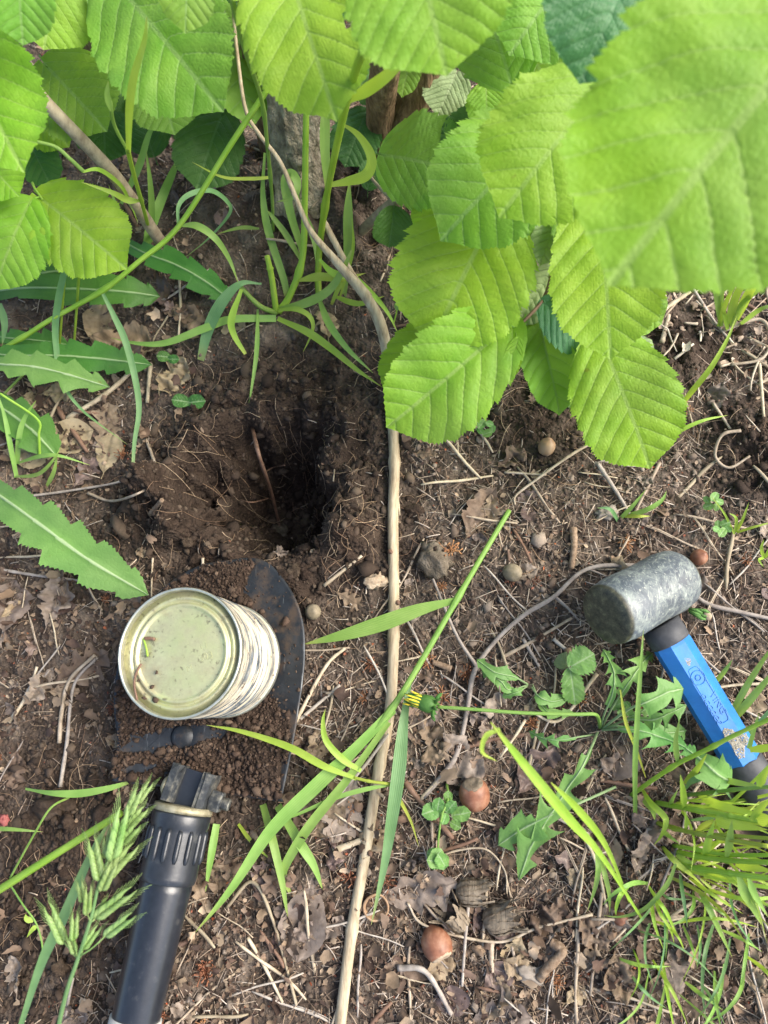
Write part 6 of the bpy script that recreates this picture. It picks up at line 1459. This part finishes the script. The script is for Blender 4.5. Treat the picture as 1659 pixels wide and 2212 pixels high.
# dandelion
dn_ = plant('dandelion', 'dandelion with deeply cut leaves and one closed flower on a bent stalk', 'dandelion', 1295, 1560)
def z7(x, y, z): return (1107 + x*.2279, 1350 + y*.2279, z)
def dl(pts, hw, lobes, depth=.75, back=.55, seed=1, mt='dandel', **kw): toothed(dn_, [z7(*p) for p in pts], hw*.8, mt, lobes, depth, back, seed, **kw)
dl([(810,1010,4),(740,1180,20),(640,1380,26),(520,1550,22),(330,1850,18),(190,2080,16),(60,2420,12)], 52, 5.0, .82, .75, 1, pet=.15, endw=.15)
dl([(830,990,4),(870,850,20),(950,650,28),(965,470,28),(920,340,24),(860,230,20)], 30, 6, .82, .5, 2, pet=.22)
dl([(840,985,4),(950,780,20),(1080,580,30),(1190,420,30),(1270,320,24),(1330,270,18)], 34, 6, .8, .5, 3, pet=.2)
dl([(850,990,4),(960,900,24),(1120,790,40),(1250,740,46),(1380,680,46),(1500,630,44),(1620,605,40)], 52, 3.0, .75, .4, 4, pet=.35, endw=.35)
dl([(840,995,4),(1000,990,24),(1200,1000,32),(1400,1060,32),(1600,1140,34),(1750,1250,36)], 40, 6, .8, .5, 5, pet=.2)
dl([(850,1000,4),(1000,960,20),(1300,1020,22),(1500,1020,20),(1650,1000,16)], 46, 5, .75, .5, 6, pet=.4)
dl([(860,985,4),(1100,900,22),(1330,900,32),(1480,840,36),(1650,760,36)], 34, 5, .8, .5, 7, pet=.25)
dl([(770,1040,4),(640,1060,18),(440,1090,22),(280,1070,18),(160,1010,10)], 26, 5.5, .9, .5, 8, pet=.25)
dl([(860,1010,4),(1100,880,18),(1250,800,20),(1480,560,16)], 22, 6, .85, .5, 9, pet=.2)
dl([(1750,1250,36),(1850,1330,40),(1950,1420,40),(2080,1490,36)], 56, 2.4, .4, .3, 10)
toothed(dn_, [(1330,1700,6),(1240,1740,18),(1170,1770,18),(1130,1790,14),(1076,1826,8)], 40, 'dandel', 1.8, .6, .5, 12, pet=.45, endw=.25)
# flower stalk and head
stem_g(dn_, [(1296,1572,4),(1294,1555,22),(1284,1543,34),(1240,1543,38),(1130,1540,40),(1020,1532,38),(945,1527,34)], 10, 'gr_mid', 9, (), 'flower_stalk')
fc = at(905, 1518, .034); fy = norm(at(890, 1510, .034) - at(945, 1527, .034)); ff = frame(at(942, 1526, .034), fy, (0, 0, 1))
parts = []; r0 = 21*pxs(fc); Lf = 62*pxs(fc)
V, F = lathe([(r0*.15, 0), (r0*.7, Lf*.06), (r0*.92, Lf*.22), (r0*.85, Lf*.45), (r0*.66, Lf*.62), (r0*.4, Lf*.7)], 24); V = V*(1 + .05*np.sin(np.arctan2(V[:, 1], V[:, 0])*11))[:, None]**np.array([1, 1, 0])
head = emit('flower_head', place(V[:, [0, 2, 1]]*[1, 1, -1], ff), F, M['weed'], dn_, attrs={'vein': np.zeros(len(V))})
for k in range(26):
    a = 2*math.pi*k/26; rs = np.random.default_rng(k); d = np.array([math.cos(a), 0, math.sin(a)]); l = Lf*rs.uniform(.8, 1.2)
    V, F = tube(place(cr([d*r0*.55 + [0, Lf*.45, 0], d*r0*.6 + [0, Lf*.7, 0], d*r0*rs.uniform(.25, .8) + [0, l, 0]], 6), ff), [r0*.14, r0*.15, r0*.14, r0*.12, r0*.09, r0*.03], 5)
    emit('petal' if k % 2 else 'bract', V, F, M['yellow' if k % 2 else 'weed'] if 'yellow' in M else M['weed'], head, attrs={'vein': np.zeros(len(V))})
for k in range(8):
    a = 2*math.pi*k/8+.2; d = np.array([math.cos(a), 0, math.sin(a)]); V, F = tube(place(cr([d*r0*.3 + [0, Lf*.08, 0], d*r0*1.15 + [0, Lf*.02, 0], d*r0*1.5 + [0, -Lf*.10, 0]], 6), ff), [r0*.16, r0*.2, r0*.2, r0*.16, r0*.1, r0*.03], 5)
    emit('bract', V, F, M['weed'], head, attrs={'vein': np.zeros(len(V))})
# small cut-leaved seedling left of the dandelion
d2 = plant('dandelion_seedling', 'small cut leaved seedling lying on litter between shoot and mallet', 'dandelion', 1150, 1480)
for pts, hw, lb, sd in [([(1140,1478,4),(1110,1462,14),(1070,1452,18),(1030,1425,14)], 24, 2.5, 1), ([(1140,1480,4),(1100,1490,12),(1080,1470,16),(1040,1450,12)], 20, 3, 2), ([(1145,1480,4),(1165,1505,14),(1195,1515,12),(1235,1505,8)], 22, 3, 3), ([(1140,1482,4),(1118,1495,12),(1085,1505,8)], 14, 3, 4), ([(1150,1478,4),(1180,1535,10),(1240,1540,6)], 14, 4, 5)]:
    toothed(d2, pts, hw, 'dandel', lb, .6, .4, sd, pet=.2)
d3 = plant('dandelion_bud', 'green closed bud with white tip lying behind the mallet head', 'dandelion', 1500, 1325)
parts = []
b0 = onground(1490, 1318, .006); b1 = onground(1532, 1332, .008)
for k in range(9):
    o_ = np.array([math.cos(k*2.4), math.sin(k*2.4), abs(math.sin(k))*.6])*.0022*((k % 3)/2+.3); parts.append(tube(np.array([b0 + o_*.6, (b0+b1)/2 + o_*1.3, b1*.75+b0*.25 + o_]), [.0009, .0012, .0006], 5))
V, F = merge(*parts); emit('bracts', V, F, M['dandel'], d3, attrs={'vein': np.zeros(len(V))})
V, F = tube(np.array([b0*.3+b1*.7, b1, b1*1.12-b0*.12]), [.0022, .0026, .0012], 10); emit('tuft', V, F, M['scar'], d3)

# bramble seedling, speedwell, cotyledons
s_ = plant('bramble_seedling', 'pale green bramble seedling with two crinkled leaves below the mallet face', 'seedling', 1215, 1452)
hz((1233,1440),(1284,1412),62,'dandel',20,22,61,teeth=2.6,fold=.12,name='leaf',parent=s_,nv=6,half=9,nt=40,att=(1216,1452,6))
hz((1232,1448),(1243,1524),48,'gr_leaf' if 'gr_leaf' in M else 'dandel',18,10,62,teeth=2.6,fold=.12,name='leaf',parent=s_,nv=6,half=9,nt=40,att=(1216,1452,6))
hz((1228,1440),(1205,1415),40,'hz_pale',10,8,63,teeth=2.6,fold=.12,name='leaf',parent=s_,nv=5,half=9,nt=40,att=(1216,1452,4))
limb([(1214,1455,0),(1217,1450,8),(1226,1444,16),(1234,1440,20)], 6, 'redtwig', 'stem', s_, .02, 8, 10)
def round_leaf(parent, px, py, rpx, z, ang, mt, seed, elong=1.25, teeth=1.4):
    a = R(ang); b = (px - rpx*elong*math.sin(a), py + rpx*elong*math.cos(a)); e = (px + rpx*elong*math.sin(a), py - rpx*elong*math.cos(a))
    hz(b, e, rpx*2, mt, z*.8, z, seed, parent=parent, nv=5, half=7, nt=26, teeth=teeth, arch=.05)
s_ = plant('speedwell', 'small leafy speedwell weed with scalloped leaves beside the striped nut', 'weed', 955, 1700)
stem_g(s_, [(965,1692,2),(968,1725,12),(955,1760,16),(948,1805,12),(945,1850,8)], 7, 'gr_mid')
for px_, py_, r_, z_, a_ in [(932,1752,18,16,250), (947,1738,13,18,10), (975,1742,12,18,40), (998,1758,16,14,80), (985,1783,10,14,120), (968,1720,10,14,0), (960,1770,10,16,200)]: round_leaf(s_, px_, py_, r_, z_, a_, 'dandel', px_)
for k in range(7): round_leaf(s_, 945+10*math.cos(k*2), 1856+9*math.sin(k*2.6), 15, 10+k, k*55, 'dandel', 300+k, 1.0, 2.0)
s_ = plant('seedling', 'seedling with a pair of smooth oval green leaves beside the crumpled leaf', 'seedling', 408, 866)
round_leaf(s_, 389, 866, 15, 10, -82, 'weed', 71, 1.25, .15); round_leaf(s_, 426, 868, 16, 10, 84, 'weed', 72, 1.15, .15)
s_ = plant('seedling', 'small oval leaved seedling above the crumpled leaf', 'seedling', 362, 772)
round_leaf(s_, 352, 770, 12, 8, -85, 'weed', 73, 1.2, .15); round_leaf(s_, 376, 776, 10, 8, 90, 'weed', 74, 1.2, .15)
for k, (px_, py_, lab) in enumerate([(1050, 925, 'tiny cress like seedling by the curled tan leaf under the hazel'), (1540, 1085, 'tiny round leaved seedling on litter above the pale grass sprout'), (1235, 860, 'small bright seedling below the dark twisted hazel leaf'), (1345, 1530, 'tiny green seedling among the dandelion leaf stalks'), (1560, 1140, 'tiny creeping seedling left of the pale grass sprout')]):
    s_ = plant('seedling', lab, 'seedling', px_, py_)
    for j in range(5): round_leaf(s_, px_ + 14*math.cos(j*1.3+k), py_ + 11*math.sin(j*1.3+k), 7 + (j % 2)*2, 8+j*2, j*72, 'dandel', 400+k*9+j, 1.2, .5)
s_ = plant('seedling', 'tender small weed with thin stem beside the bare shoot under hazel leaves', 'seedling', 850, 690)
stem_g(s_, [(850,700,3),(862,650,24),(872,600,40)], 4, 'gr_bright')
for j in range(4): round_leaf(s_, 858 + j*6, 660 - j*22, 6, 24+j*5, 40*j, 'dandel', 480+j, 1.5, .5)

print('OBJECTS', len(SC.objects), 'TRIS', sum(len(m.polygons)*2 for m in bpy.data.meshes)/1e6)
